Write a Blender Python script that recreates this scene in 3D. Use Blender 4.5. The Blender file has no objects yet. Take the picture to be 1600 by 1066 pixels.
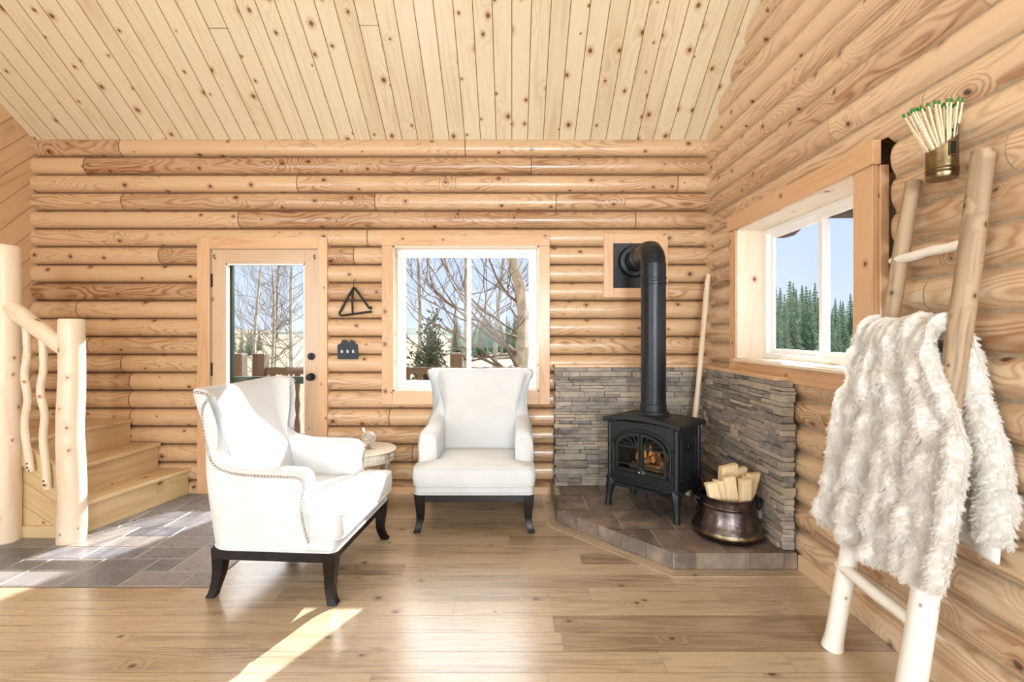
import bpy, bmesh, math, random
from mathutils import Vector, Matrix, noise
PI = math.pi
S = bpy.context.scene
COL = S.collection
SIN, COS = math.sin, math.cos

# ------------------------------------------------------------------ helpers
def lin(c):
    def f(v):
        v /= 255.0
        return v / 12.92 if v <= 0.04045 else ((v + 0.055) / 1.055) ** 2.4
    return (f(c[0]), f(c[1]), f(c[2]), 1.0)

def lerp(a, b, t): return a + (b - a) * t
def sstep(a, b, x):
    t = max(0.0, min(1.0, (x - a) / (b - a)))
    return t * t * (3 - 2 * t)

class MB:
    """Collects vertices and faces, links them as one mesh object."""
    def __init__(s):
        s.v = []; s.f = []; s.uv = []; s.r = []; s.m = []; s.xf = None
    def vert(s, p):
        p = Vector(p)
        if s.xf is not None: p = s.xf @ p
        s.v.append(p); return len(s.v) - 1
    def face(s, idx, uv=None, rnd=0.5, mi=0):
        s.f.append(tuple(idx)); s.uv.append(uv or [(0.0, 0.0)] * len(idx)); s.r.append(rnd); s.m.append(mi)
    def poly(s, pts, uv=None, rnd=0.5, mi=0):
        s.face([s.vert(p) for p in pts], uv, rnd, mi)
    def grid(s, rows, closed=False, rnd=0.5, mi=0, uvs=None, flip=False):
        """rows: list of equal-length point lists"""
        n = len(rows[0]); ids = [[s.vert(p) for p in r] for r in rows]
        # metric uv: u along a row, v across
        for i in range(len(rows) - 1):
            for j in range(n if closed else n - 1):
                k = (j + 1) % n
                q = [ids[i][j], ids[i][k], ids[i + 1][k], ids[i + 1][j]]
                if uvs:
                    kk = j + 1
                    u = [uvs[i][j], uvs[i][kk], uvs[i + 1][kk], uvs[i + 1][j]]
                else: u = None
                if flip: q.reverse(); u = u[::-1] if u else None
                s.face(q, u, rnd, mi)
        return ids
    def box(s, x0, x1, y0, y1, z0, z1, axis=None, rnd=None, mi=0, jit=None, rng=None):
        if rnd is None: rnd = random.random()
        c = [[x, y, z] for z in (z0, z1) for y in (y0, y1) for x in (x0, x1)]
        if jit:
            for p in c:
                for k in range(3): p[k] += rng.uniform(-jit[k], jit[k])
        d = (x1 - x0, y1 - y0, z1 - z0)
        if axis is None: axis = d.index(max(d))
        ids = [s.vert(p) for p in c]
        fs = [((0, 2, 3, 1), 2), ((4, 5, 7, 6), 2), ((0, 1, 5, 4), 1), ((2, 6, 7, 3), 1), ((0, 4, 6, 2), 0), ((1, 3, 7, 5), 0)]
        for q, ax in fs:
            o = [k for k in range(3) if k != ax]
            if axis in o:
                ua = axis; va = [k for k in o if k != axis][0]
            else: ua, va = o
            s.face([ids[i] for i in q], [(c[i][ua], c[i][va] + ax * 0.37) for i in q], rnd, mi)
    def tube(s, pts, rad, n=10, caps=True, rnd=None, mi=0, jit=0.0, rng=None, square=False, up=None):
        if rnd is None: rnd = random.random()
        pts = [Vector(p) for p in pts]; m = len(pts)
        if not hasattr(rad, '__len__'): rad = [rad] * m
        rows = []; uvs = []; L = 0.0
        t0 = (pts[1] - pts[0]).normalized()
        ref = Vector(up) if up else (Vector((0, 0, 1)) if abs(t0.z) < 0.9 else Vector((1, 0, 0)))
        a = t0.cross(ref).normalized()
        for i in range(m):
            t = (pts[min(i + 1, m - 1)] - pts[max(i - 1, 0)]).normalized()
            a = (a - t * a.dot(t)).normalized(); b = t.cross(a)
            if i: L += (pts[i] - pts[i - 1]).length
            r = rad[i]; row = []; uv = []
            for j in range(n):
                th = 2 * PI * (j + (0.5 if square else 0)) / n
                rr = r * (1 + (rng.uniform(-jit, jit) if jit else 0))
                if square: rr *= 1.41421
                row.append(pts[i] + a * COS(th) * rr + b * SIN(th) * rr)
            for j in range(n + 1): uv.append((L, 2 * PI * r * j / n))
            rows.append(row); uvs.append(uv)
        ids = s.grid(rows, True, rnd, mi, uvs)
        if caps:
            s.face(ids[0][::-1], [(p.x * .2, p.y) for p in rows[0]][::-1], rnd, mi)
            s.face(ids[-1], [(p.x * .2, p.y) for p in rows[-1]], rnd, mi)
    def lathe(s, prof, n=40, c=(0, 0, 0), rnd=0.5, mi=0, axis='z'):
        rows = []; uvs = []
        L = 0
        for i, (r, z) in enumerate(prof):
            if i: L += math.hypot(r - prof[i - 1][0], z - prof[i - 1][1])
            row = []
            for j in range(n):
                th = 2 * PI * j / n
                if axis == 'z': p = (c[0] + r * COS(th), c[1] + r * SIN(th), c[2] + z)
                elif axis == 'y': p = (c[0] + r * SIN(th), c[1] + z, c[2] + r * COS(th))
                else: p = (c[0] + z, c[1] + r * COS(th), c[2] + r * SIN(th))
                row.append(p)
            rows.append(row); uvs.append([(max(r, .02) * 2 * PI * j / n, L) for j in range(n + 1)])
        s.grid(rows, True, rnd, mi, uvs)
    def prism(s, pts, d, rnd=None, mi=0):
        """closed outline (list of 3d points) extruded by vector d"""
        if rnd is None: rnd = random.random()
        d = Vector(d); n = len(pts)
        a = [s.vert(p) for p in pts]; b = [s.vert(Vector(p) + d) for p in pts]
        def uvf(p): return (p[0] + p[1] * .77, p[2] + p[1] * .31)
        s.face(a[::-1], [uvf(p) for p in pts][::-1], rnd, mi)
        s.face(b, [uvf(p) for p in pts], rnd, mi)
        for i in range(n):
            k = (i + 1) % n
            e = (Vector(pts[k]) - Vector(pts[i])).length
            s.face([a[i], a[k], b[k], b[i]], [(0, 0), (e, 0), (e, d.length), (0, d.length)], rnd, mi)
    def ball(s, c, r, n=10, m=6, sc=(1, 1, 1), rnd=.5, mi=0):
        rows = []
        for i in range(m + 1):
            ph = -PI / 2 + PI * i / m; rr = max(COS(ph), 1e-3) * r
            rows.append([(c[0] + rr * COS(2 * PI * j / n) * sc[0], c[1] + rr * SIN(2 * PI * j / n) * sc[1], c[2] + r * SIN(ph) * sc[2]) for j in range(n)])
        s.grid(rows, True, rnd, mi)
    def build(s, name, mats, parent=None, smooth=False, sharp=None, bevel=None, fix=True):
        me = bpy.data.meshes.new(name)
        me.from_pydata([tuple(v) for v in s.v], [], s.f)
        ul = me.uv_layers.new(name='UVMap')
        flat = [c for u in s.uv for p in u for c in p]
        ul.data.foreach_set('uv', flat)
        at = me.attributes.new('rnd', 'FLOAT', 'FACE'); at.data.foreach_set('value', s.r)
        me.polygons.foreach_set('material_index', s.m)
        if not isinstance(mats, (list, tuple)): mats = [mats]
        for m in mats: me.materials.append(m)
        if fix:
            bm = bmesh.new(); bm.from_mesh(me)
            bmesh.ops.recalc_face_normals(bm, faces=bm.faces); bm.to_mesh(me); bm.free()
        if smooth:
            me.polygons.foreach_set('use_smooth', [True] * len(me.polygons))
            if sharp: me.set_sharp_from_angle(angle=sharp)
        me.update()
        o = bpy.data.objects.new(name, me); COL.objects.link(o)
        if parent: o.parent = parent
        if bevel:
            b = o.modifiers.new('bevel', 'BEVEL'); b.width = bevel; b.segments = 2; b.limit_method = 'ANGLE'; b.angle_limit = .6
        return o

def tag(o, label=None, cat=None, group=None, kind=None):
    if label: o['label'] = label
    if cat: o['category'] = cat
    if group: o['group'] = group
    if kind: o['kind'] = kind
    return o

def thing(name, loc, rz, label, cat, group=None):
    o = bpy.data.objects.new(name, None); COL.objects.link(o)
    o.empty_display_size = .1
    o.location = loc; o.rotation_euler = (0, 0, rz)
    return tag(o, label, cat, group)

def struct(o): o['kind'] = 'structure'; return o

def copy_tree(o, parent=None):
    c = o.copy(); COL.objects.link(c)
    if parent: c.parent = parent
    for ch in list(o.children): copy_tree(ch, c)
    return c

def spline(pts, n):
    """Catmull-Rom through pts, n samples evenly spaced along it"""
    P = [Vector(p) for p in pts]; P = [P[0] * 2 - P[1]] + P + [P[-1] * 2 - P[-2]]
    out = []
    for i in range(1, len(P) - 2):
        for k in range(16):
            t = k / 16; a, b, c, d = P[i - 1], P[i], P[i + 1], P[i + 2]
            out.append(.5 * ((2 * b) + (c - a) * t + (2 * a - 5 * b + 4 * c - d) * t * t + (3 * b - a - 3 * c + d) * t ** 3))
    out.append(P[-2].copy())
    L = [0]
    for i in range(1, len(out)): L.append(L[-1] + (out[i] - out[i - 1]).length)
    res = []; j = 0
    for k in range(n):
        d = L[-1] * k / (n - 1)
        while j < len(L) - 2 and L[j + 1] < d: j += 1
        w = (d - L[j]) / max(1e-9, L[j + 1] - L[j])
        res.append(out[j].lerp(out[j + 1], min(1, w)))
    return res

# ------------------------------------------------------------------ materials
class NT:
    def __init__(s, name):
        s.m = bpy.data.materials.new(name); s.m.use_nodes = True
        s.t = s.m.node_tree; s.t.nodes.clear()
        s.out = s.t.nodes.new('ShaderNodeOutputMaterial')
    def n(s, typ, inp=None, **kw):
        nd = s.t.nodes.new('ShaderNode' + typ)
        for k, v in kw.items(): setattr(nd, k, v)
        for k, v in (inp or {}).items(): s.set(nd.inputs[k], v)
        return nd
    def set(s, sock, v):
        if isinstance(v, bpy.types.NodeSocket): s.t.links.new(v, sock)
        else: sock.default_value = v
    def math(s, op, a, b=None, c=None, clamp=False):
        nd = s.n('Math', operation=op, use_clamp=clamp)
        for i, v in enumerate((a, b, c)):
            if v is not None: s.set(nd.inputs[i], v)
        return nd.outputs[0]
    def mix(s, f, a, b, blend='MIX'):
        nd = s.n('Mix', data_type='RGBA', blend_type=blend)
        s.set(nd.inputs[0], f); s.set(nd.inputs[6], a); s.set(nd.inputs[7], b)
        return nd.outputs[2]
    def ramp(s, v, stops, interp='LINEAR'):
        nd = s.n('ValToRGB', {0: v}); r = nd.color_ramp; r.interpolation = interp
        while len(r.elements) < len(stops): r.elements.new(.5)
        for e, (p, c) in zip(r.elements, stops):
            e.position = p; e.color = c if hasattr(c, '__len__') else (c, c, c, 1)
        return nd.outputs[0]
    def maprange(s, v, a, b, c, d):
        return s.n('MapRange', {0: v, 1: a, 2: b, 3: c, 4: d}).outputs[0]
    def noise(s, vec, scale, detail=2, rough=.5, dim='3D'):
        return s.n('TexNoise', {'Vector': vec, 'Scale': scale, 'Detail': detail, 'Roughness': rough}, noise_dimensions=dim).outputs[0]
    def bsdf(s, **inp):
        b = s.n('BsdfPrincipled', {k.replace('_', ' '): v for k, v in inp.items()})
        s.t.links.new(b.outputs[0], s.out.inputs[0]); return b
    def bump(s, h, strength=.3, dist=.01):
        return s.n('Bump', {'Height': h, 'Strength': strength, 'Distance': dist}).outputs[0]
    def attr(s, name='rnd'):
        return s.n('Attribute', attribute_name=name).outputs['Fac']
    def xyz(s, x, y, z):
        return s.n('CombineXYZ', {0: x, 1: y, 2: z}).outputs[0]
    def obj(s): return s.n('TexCoord').outputs['Object']

def wood(name, light, dark, knot=(92, 52, 30), red=(176, 104, 62), ring=55, ringamt=.45, knots=1.0, kscale=3.0, ksize=.05,
         rough=.35, coat=.25, vary=.35, gu=.7, gv=6.0, bumpk=.12, streak=0.0, kprob=.55, spec=.5, coatr=.16):
    N = NT(name)
    uv = N.n('UVMap').outputs[0]
    sp = N.n('SeparateXYZ', {0: uv}); u, v = sp.outputs[0], sp.outputs[1]
    rnd = N.attr()
    ru = N.math('MULTIPLY', rnd, 41.3); rv = N.math('MULTIPLY', rnd, 17.7)
    uu = N.math('ADD', u, ru); vv = N.math('ADD', v, rv)
    warp = N.noise(N.xyz(N.math('MULTIPLY', uu, 2.2), N.math('MULTIPLY', vv, 2.2), ru), 1.0, 1)
    # knots: sparse cells of a voronoi
    kv = N.n('TexVoronoi', {'Vector': N.xyz(uu, N.math('MULTIPLY', vv, 1.25), 0.0), 'Scale': kscale, 'Randomness': 1.0}, voronoi_dimensions='2D')
    kd = kv.outputs['Distance']; kc = N.n('SeparateColor', {0: kv.outputs['Color']})
    on = N.math('LESS_THAN', kc.outputs[0], kprob)
    size = N.math('MULTIPLY', N.math('ADD', N.math('MULTIPLY', kc.outputs[1], .9), .35), ksize)
    kdw = N.math('ADD', kd, N.math('MULTIPLY', N.math('SUBTRACT', N.noise(N.xyz(uu, vv, 0.0), 45, 3), .5), ksize * .9))
    rel = N.math('DIVIDE', kdw, size)
    core = N.math('MULTIPLY', N.maprange(rel, .55, 1.0, 1.0, 0.0), on, clamp=True)
    halo = N.math('MULTIPLY', N.maprange(rel, .8, 2.4, 1.0, 0.0), on, clamp=True)
    swirl = N.math('MULTIPLY', N.maprange(rel, .3, 6.0, 1.0, 0.0), on, clamp=True)
    # growth figure: contour lines of a stretched noise, bent round the knots
    g = N.noise(N.xyz(N.math('MULTIPLY', uu, gu), N.math('MULTIPLY', vv, gv), ru), 1.0, 1.5, .45)
    g = N.math('ADD', g, N.math('MULTIPLY', swirl, .22))
    g = N.math('ADD', g, N.math('MULTIPLY', warp, .05))
    lines = N.math('SINE', N.math('MULTIPLY', g, ring))
    lines = N.maprange(lines, -1, 1, 0, 1); lines = N.math('POWER', lines, 2.0)
    lowf = N.noise(N.xyz(N.math('MULTIPLY', uu, 1.1), N.math('MULTIPLY', vv, 4.0), ru), 1.0, 2)
    fib = N.noise(N.xyz(N.math('MULTIPLY', uu, 6), N.math('MULTIPLY', vv, 240), ru), 1.0, 2)
    f = N.math('MULTIPLY', lines, N.math('MULTIPLY', N.maprange(lowf, .3, .7, .25, 1.0), ringamt))
    f = N.math('ADD', f, N.math('MULTIPLY', N.math('SUBTRACT', fib, .5), .45))
    f = N.math('ADD', f, N.math('MULTIPLY', N.math('SUBTRACT', lowf, .5), .7))
    f = N.math('ADD', f, N.math('MULTIPLY', N.math('SUBTRACT', rnd, .5), vary), clamp=True)
    col = N.mix(f, lin(light), lin(dark))
    if streak:
        st = N.noise(N.xyz(N.math('MULTIPLY', uu, 1.6), N.math('MULTIPLY', vv, 26), ru), 1.0, 3, .6)
        st = N.maprange(st, .56, .72, 0, streak)
        col = N.mix(st, col, lin(knot))
    col = N.mix(N.math('MULTIPLY', halo, .55 * knots), col, lin(red))
    col = N.mix(N.math('MULTIPLY', core, .9 * knots), col, lin(knot))
    rgh = N.maprange(fib, .2, .8, rough - .06, rough + .1)
    nb = N.bump(N.math('ADD', N.math('MULTIPLY', fib, .5), N.math('MULTIPLY', lines, .4)), bumpk, .004)
    b = N.bsdf(Base_Color=col, Roughness=rgh, Normal=nb)
    b.inputs['Coat Weight'].default_value = coat; b.inputs['Coat Roughness'].default_value = coatr
    b.inputs['Specular IOR Level'].default_value = spec
    return N.m

def plain(name, col, rough=.5, metal=0.0, nscale=0, namt=.15, bump=0.0, bscale=60, coat=0.0, sheen=0.0, spec=.5):
    N = NT(name); o = N.obj(); c = lin(col)
    if nscale:
        f = N.noise(o, nscale, 4, .6)
        c2 = tuple(max(0, x * (1 - namt * 1.6)) for x in c[:3]) + (1,); c1 = tuple(min(1, x * (1 + namt)) for x in c[:3]) + (1,)
        c = N.ramp(f, [(.3, c2), (.7, c1)])
    kw = dict(Base_Color=c, Roughness=rough, Metallic=metal)
    if bump: kw['Normal'] = N.bump(N.noise(o, bscale, 4), bump, .01)
    b = N.bsdf(**kw)
    b.inputs['Coat Weight'].default_value = coat
    b.inputs['Sheen Weight'].default_value = sheen
    b.inputs['Specular IOR Level'].default_value = spec
    return N.m

def glass_mat(name, tint=(1, 1, 1, 1), f0=.004, f1=.35):
    N = NT(name)
    g = N.n('NewGeometry')
    c = N.math('ABSOLUTE', N.n('VectorMath', {0: g.outputs['Incoming'], 1: g.outputs['Normal']}, operation='DOT_PRODUCT').outputs['Value'])
    fr = N.math('MULTIPLY_ADD', N.math('POWER', N.math('SUBTRACT', 1.0, c), 5.0), f1, f0)
    tr = N.n('BsdfTransparent', {'Color': tint}).outputs[0]
    gl = N.n('BsdfGlossy', {'Roughness': .0, 'Color': (1, 1, 1, 1)}).outputs[0]
    mx = N.n('MixShader', {0: fr, 1: tr, 2: gl}).outputs[0]
    N.t.links.new(mx, N.out.inputs[0]); return N.m

M = {}
M['log'] = wood('varnished_log', (214, 180, 142), (142, 95, 61), knot=(58, 34, 22), red=(146, 88, 54), ring=95, ringamt=.65, rough=.33, coat=.4, vary=.75, kscale=4.2, ksize=.068, gv=6.5, gu=1.5, kprob=.7)
M['log_right'] = wood('varnished_pine_log', (230, 202, 167), (160, 114, 80), knot=(58, 34, 22), red=(150, 92, 58), ring=95, ringamt=.65, rough=.28, coat=1.0, coatr=.14, vary=.85, kscale=3.8, ksize=.066, gv=6.5, gu=1.4, kprob=.65)
M['chink'] = plain('log_caulk', (178, 160, 134), .8, nscale=30)
M['chink_dark'] = plain('log_caulk_brown', (96, 72, 52), .8, nscale=30)
M['ceil'] = wood('ceiling_pine', (230, 216, 188), (204, 178, 142), knot=(104, 58, 34), red=(178, 118, 74), ring=45, ringamt=.4, rough=.26, coat=.6, coatr=.12, vary=.5, kscale=4.6, ksize=.085, gv=9, gu=.6, kprob=.62)
M['groove'] = plain('board_groove', (156, 118, 82), .7)
M['plank_wall'] = wood('wall_board_pine', (220, 186, 148), (192, 148, 108), ring=40, ringamt=.5, rough=.4, coat=.15, vary=.5, kscale=3)
M['floor'] = wood('oak_floor', (192, 172, 144), (132, 110, 86), knot=(78, 56, 42), red=(120, 90, 64), ring=60, ringamt=.5, rough=.27, coat=.9, vary=1.2, kscale=2.6, ksize=.04, gv=11, streak=.5, kprob=.45, gu=.9, coatr=.24)
M['jamb'] = wood('pale_jamb_pine', (238, 222, 200), (216, 190, 160), ring=40, ringamt=.3, rough=.4, coat=.15, vary=.2, kscale=3, ksize=.045)  # outside light on the window jambs is put into this paler pine
M['trim'] = wood('casing_pine', (222, 182, 142), (192, 140, 98), knot=(84, 48, 28), ring=50, ringamt=.4, rough=.36, coat=.25, vary=.45, kscale=4.5, ksize=.06, gv=8)
M['door'] = wood('door_fir', (212, 184, 154), (186, 148, 116), ring=70, ringamt=.35, rough=.36, coat=.25, vary=.3, kscale=1.6, ksize=.03, gv=9)
M['step'] = wood('stair_pine', (216, 190, 146), (186, 148, 104), ring=45, ringamt=.45, rough=.38, coat=.2, vary=.4, kscale=2.6, ksize=.05, gv=6)
M['peeled'] = wood('peeled_log', (238, 221, 199), (206, 174, 140), knot=(120, 84, 58), red=(190, 146, 106), ring=24, ringamt=.35, rough=.42, coat=.1, vary=.3, kscale=6, ksize=.07, gv=6)
M['drift'] = wood('weathered_branch', (178, 154, 126), (106, 84, 64), knot=(66, 50, 40), red=(128, 100, 76), ring=30, ringamt=.5, rough=.65, coat=0, vary=.3, kscale=11, ksize=.085, gv=9, kprob=.6, streak=.6)
M['birch'] = wood('whitewashed_pole', (242, 238, 230), (222, 212, 198), knot=(150, 130, 110), red=(214, 200, 184), ring=20, ringamt=.3, rough=.5, coat=0, vary=.2, kscale=7, ksize=.05, gv=6)  # white for the lower rails and most of the rungs
M['firewood'] = wood('split_wood', (238, 216, 178), (212, 178, 130), ring=90, ringamt=.4, rough=.7, coat=0, vary=.6, kscale=4, ksize=.05, gv=12, knots=.6, kprob=.2)
M['deckwood'] = wood('deck_wood', (84, 70, 56), (54, 43, 34), rough=.7, coat=0, vary=.5)
M['vinyl'] = plain('white_vinyl', (250, 250, 250), .35)
M['fabric'] = None
def fabric():
    N = NT('white_linen'); o = N.obj()
    w = N.n('TexWave', {'Vector': o, 'Scale': 260.0, 'Distortion': 1.2}, bands_direction='X').outputs[1]
    w2 = N.n('TexWave', {'Vector': o, 'Scale': 260.0, 'Distortion': 1.2}, bands_direction='Z').outputs[1]
    f = N.noise(o, 5, 3)
    c = N.ramp(f, [(.3, lin((210, 213, 216))), (.7, lin((219, 222, 225)))])
    b = N.bsdf(Base_Color=c, Roughness=.85, Normal=N.bump(N.math('ADD', w, w2), .08, .002))
    b.inputs['Sheen Weight'].default_value = .15
    return N.m
M['fabric'] = fabric()
M['darkwood'] = plain('espresso_wood', (22, 13, 11), .34, nscale=30, namt=.3, spec=.3)
M['nail'] = plain('nickel_nailhead', (196, 192, 186), .25, 1.0)
M['iron'] = plain('cast_iron', (36, 41, 44), .42, 0.35, bump=.12, bscale=220)
M['iron2'] = plain('matte_black_steel', (30, 32, 34), .36, .5)
M['pipe'] = plain('black_stovepipe', (40, 45, 50), .34, .55, nscale=12, namt=.12)
M['black'] = plain('black_iron', (44, 42, 44), .5, .3, nscale=40, namt=.3)
M['firebox'] = plain('firebox_soot', (16, 15, 15), .9)
M['brass'] = plain('brass', (190, 150, 82), .25, 1.0)
M['silver'] = plain('tarnished_silver', (190, 184, 172), .25, 1.0)
M['glass'] = glass_mat('window_glass')
M['stoveglass'] = glass_mat('stove_glass', (.75, .72, .7, 1), .04, .6)
M['plate'] = plain('blued_steel_plate', (44, 50, 58), .45, .5)
M['toggle'] = plain('white_toggle', (240, 238, 230), .4)
M['green'] = plain('storm_door_green', (22, 46, 38), .4)
M['cream'] = plain('distressed_cream', (232, 226, 212), .55, nscale=28, namt=.1, bump=.15, bscale=120)
M['greyleg'] = plain('worn_cream_paint', (176, 164, 148), .6, nscale=40, namt=.3)
M['matchwood'] = plain('match_wood', (240, 226, 196), .7, nscale=60, namt=.06)
M['matchtip'] = plain('green_match_tip', (52, 128, 52), .7)
M['caldera'] = None

def copper():
    N = NT('aged_copper'); o = N.obj()
    f = N.noise(o, 7, 5, .6); f2 = N.noise(o, 40, 3)
    c = N.ramp(f, [(.25, lin((60, 52, 52))), (.5, lin((92, 83, 82))), (.75, lin((136, 128, 122)))])
    r = N.maprange(f2, .3, .7, .22, .38)
    dent = N.n('TexVoronoi', {'Vector': o, 'Scale': 32.0}).outputs[0]
    N.bsdf(Base_Color=c, Metallic=1.0, Roughness=r, Normal=N.bump(dent, .08, .01)); return N.m
M['copper'] = copper()
def brassaged():
    N = NT('aged_brass'); o = N.obj(); f = N.noise(o, 20, 4, .6)
    c = N.ramp(f, [(.3, lin((92, 80, 58))), (.7, lin((158, 142, 108)))])
    N.bsdf(Base_Color=c, Metallic=1.0, Roughness=.3); return N.m
M['agedbrass'] = brassaged()

def stone():
    N = NT('ledger_stone'); o = N.obj(); r = N.attr()
    base = N.ramp(r, [(0, lin((86, 80, 80))), (.2, lin((146, 138, 132))), (.4, lin((188, 176, 160))), (.55, lin((134, 130, 128))),
                      (.7, lin((196, 180, 156))), (.85, lin((108, 112, 114))), (1, lin((164, 150, 138)))])
    off = N.xyz(N.math('MULTIPLY', r, 13.0), N.math('MULTIPLY', r, 29.0), 0.0)
    v = N.n('VectorMath', {0: o, 1: off}, operation='ADD').outputs[0]
    n1 = N.noise(v, 22, 5, .65); n2 = N.noise(v, 9, 3)
    c = N.mix(N.maprange(n1, .35, .7, 0, .55), base, lin((196, 184, 168)))
    c = N.mix(N.maprange(n2, .5, .75, 0, .5), c, lin((84, 86, 88)))
    N.bsdf(Base_Color=c, Roughness=.85, Normal=N.bump(N.math('ADD', n1, N.noise(v, 70, 3)), .6, .012)); return N.m
M['stone'] = stone()
M['stoneback'] = plain('mortar_shadow', (52, 48, 46), .95)  # dark backing between the stones

def tile(name, stops, rough=.35, blotch=(150, 130, 120), bl=.5, bump=.2):
    N = NT(name); o = N.obj(); r = N.attr()
    base = N.ramp(r, [(p, lin(c)) for p, c in stops])
    off = N.xyz(N.math('MULTIPLY', r, 23.0), N.math('MULTIPLY', r, 7.0), 0.0)
    v = N.n('VectorMath', {0: o, 1: off}, operation='ADD').outputs[0]
    n1 = N.noise(v, 7, 5, .65); n2 = N.noise(v, 26, 4, .6)
    c = N.mix(N.maprange(n1, .45, .7, 0, bl), base, lin(blotch))
    c = N.mix(N.maprange(n2, .5, .8, 0, .25), c, lin((84, 80, 80)))
    N.bsdf(Base_Color=c, Roughness=N.maprange(n2, .3, .7, rough, rough + .2), Normal=N.bump(N.math('ADD', n1, n2), bump, .008)); return N.m
M['tile'] = tile('slate_floor_tile', [(0, (92, 96, 106)), (.3, (130, 130, 134)), (.5, (100, 104, 114)), (.75, (150, 144, 140)), (1, (110, 114, 126))], .22, (156, 157, 162), .4, .12)
M['htile'] = tile('hearth_tile', [(0, (96, 84, 76)), (.5, (124, 108, 98)), (1, (106, 98, 94))], .34, (172, 154, 136), .65)
M['grout'] = plain('tile_grout', (190, 180, 164), .85, nscale=60, namt=.08)
M['grass'] = None
def ground():
    N = NT('dry_meadow'); o = N.obj()
    n1 = N.noise(o, .05, 4); n2 = N.noise(o, 2.5, 4)
    c = N.ramp(n1, [(.35, lin((106, 95, 72))), (.65, lin((128, 115, 88)))])
    c = N.mix(N.maprange(n2, .45, .75, 0, .6), c, lin((88, 80, 58)))
    N.bsdf(Base_Color=c, Roughness=.95); return N.m
M['grass'] = ground()
M['hill'] = plain('forested_hill', (84, 100, 92), .95, nscale=.35, namt=.35)
M['bark'] = plain('aspen_bark', (178, 174, 158), .8, nscale=9, namt=.3)
M['twig'] = plain('bare_twig', (116, 104, 90), .85, nscale=9, namt=.25)
def leaf(name, a, b):
    N = NT(name); r = N.attr()
    c = N.mix(r, lin(a), lin(b))
    N.bsdf(Base_Color=c, Roughness=.7); return N.m
M['needle'] = leaf('conifer_needles', (88, 116, 98), (176, 194, 162))
M['shrubleaf'] = leaf('shrub_leaves', (48, 64, 50), (100, 112, 84))
def fur():
    N = NT('cream_faux_fur'); o = N.obj()
    n = N.noise(o, 14, 4)
    c = N.ramp(n, [(.3, lin((230, 225, 217))), (.7, lin((248, 246, 242)))])
    b = N.bsdf(Base_Color=c, Roughness=.9); b.inputs['Sheen Weight'].default_value = .3
    b.inputs['Specular IOR Level'].default_value = .2
    return N.m
M['fur'] = fur()
M['lining'] = plain('white_satin', (236, 232, 226), .45)
def ember():
    N = NT('ceramic_fire_log'); o = N.obj()
    n = N.noise(o, 16, 5, .7)
    c = N.ramp(n, [(.3, lin((58, 40, 30))), (.5, lin((150, 104, 66))), (.7, lin((214, 170, 120)))])
    N.bsdf(Base_Color=c, Roughness=.9); return N.m
M['ember'] = ember()
def flame():
    N = NT('fire_flame'); o = N.obj()
    em = N.n('Emission', {'Color': (1.0, .42, .12, 1), 'Strength': .9}).outputs[0]
    tr = N.n('BsdfTransparent').outputs[0]
    n = N.noise(o, 18, 2)
    mx = N.n('MixShader', {0: N.maprange(n, .35, .7, .0, .45), 1: tr, 2: em}).outputs[0]
    N.t.links.new(mx, N.out.inputs[0]); return N.m
M['flame'] = flame()

# ------------------------------------------------------------------ room shell
H = .1487
YG, YC = 4.035, 3.98        # back wall: groove plane, log crests
XG, XC = 1.645, 1.59        # right wall
XL = -3.94                  # left wall
YR = -4.60                  # wall behind the camera
SL = .688                   # roof pitch
ZE = 2.928                   # eaves height
RIDGE = (YC + YR) / 2
def zceil(y): return ZE + (YC - y) * SL if y > RIDGE else ZE + (y - YR) * SL

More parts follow.
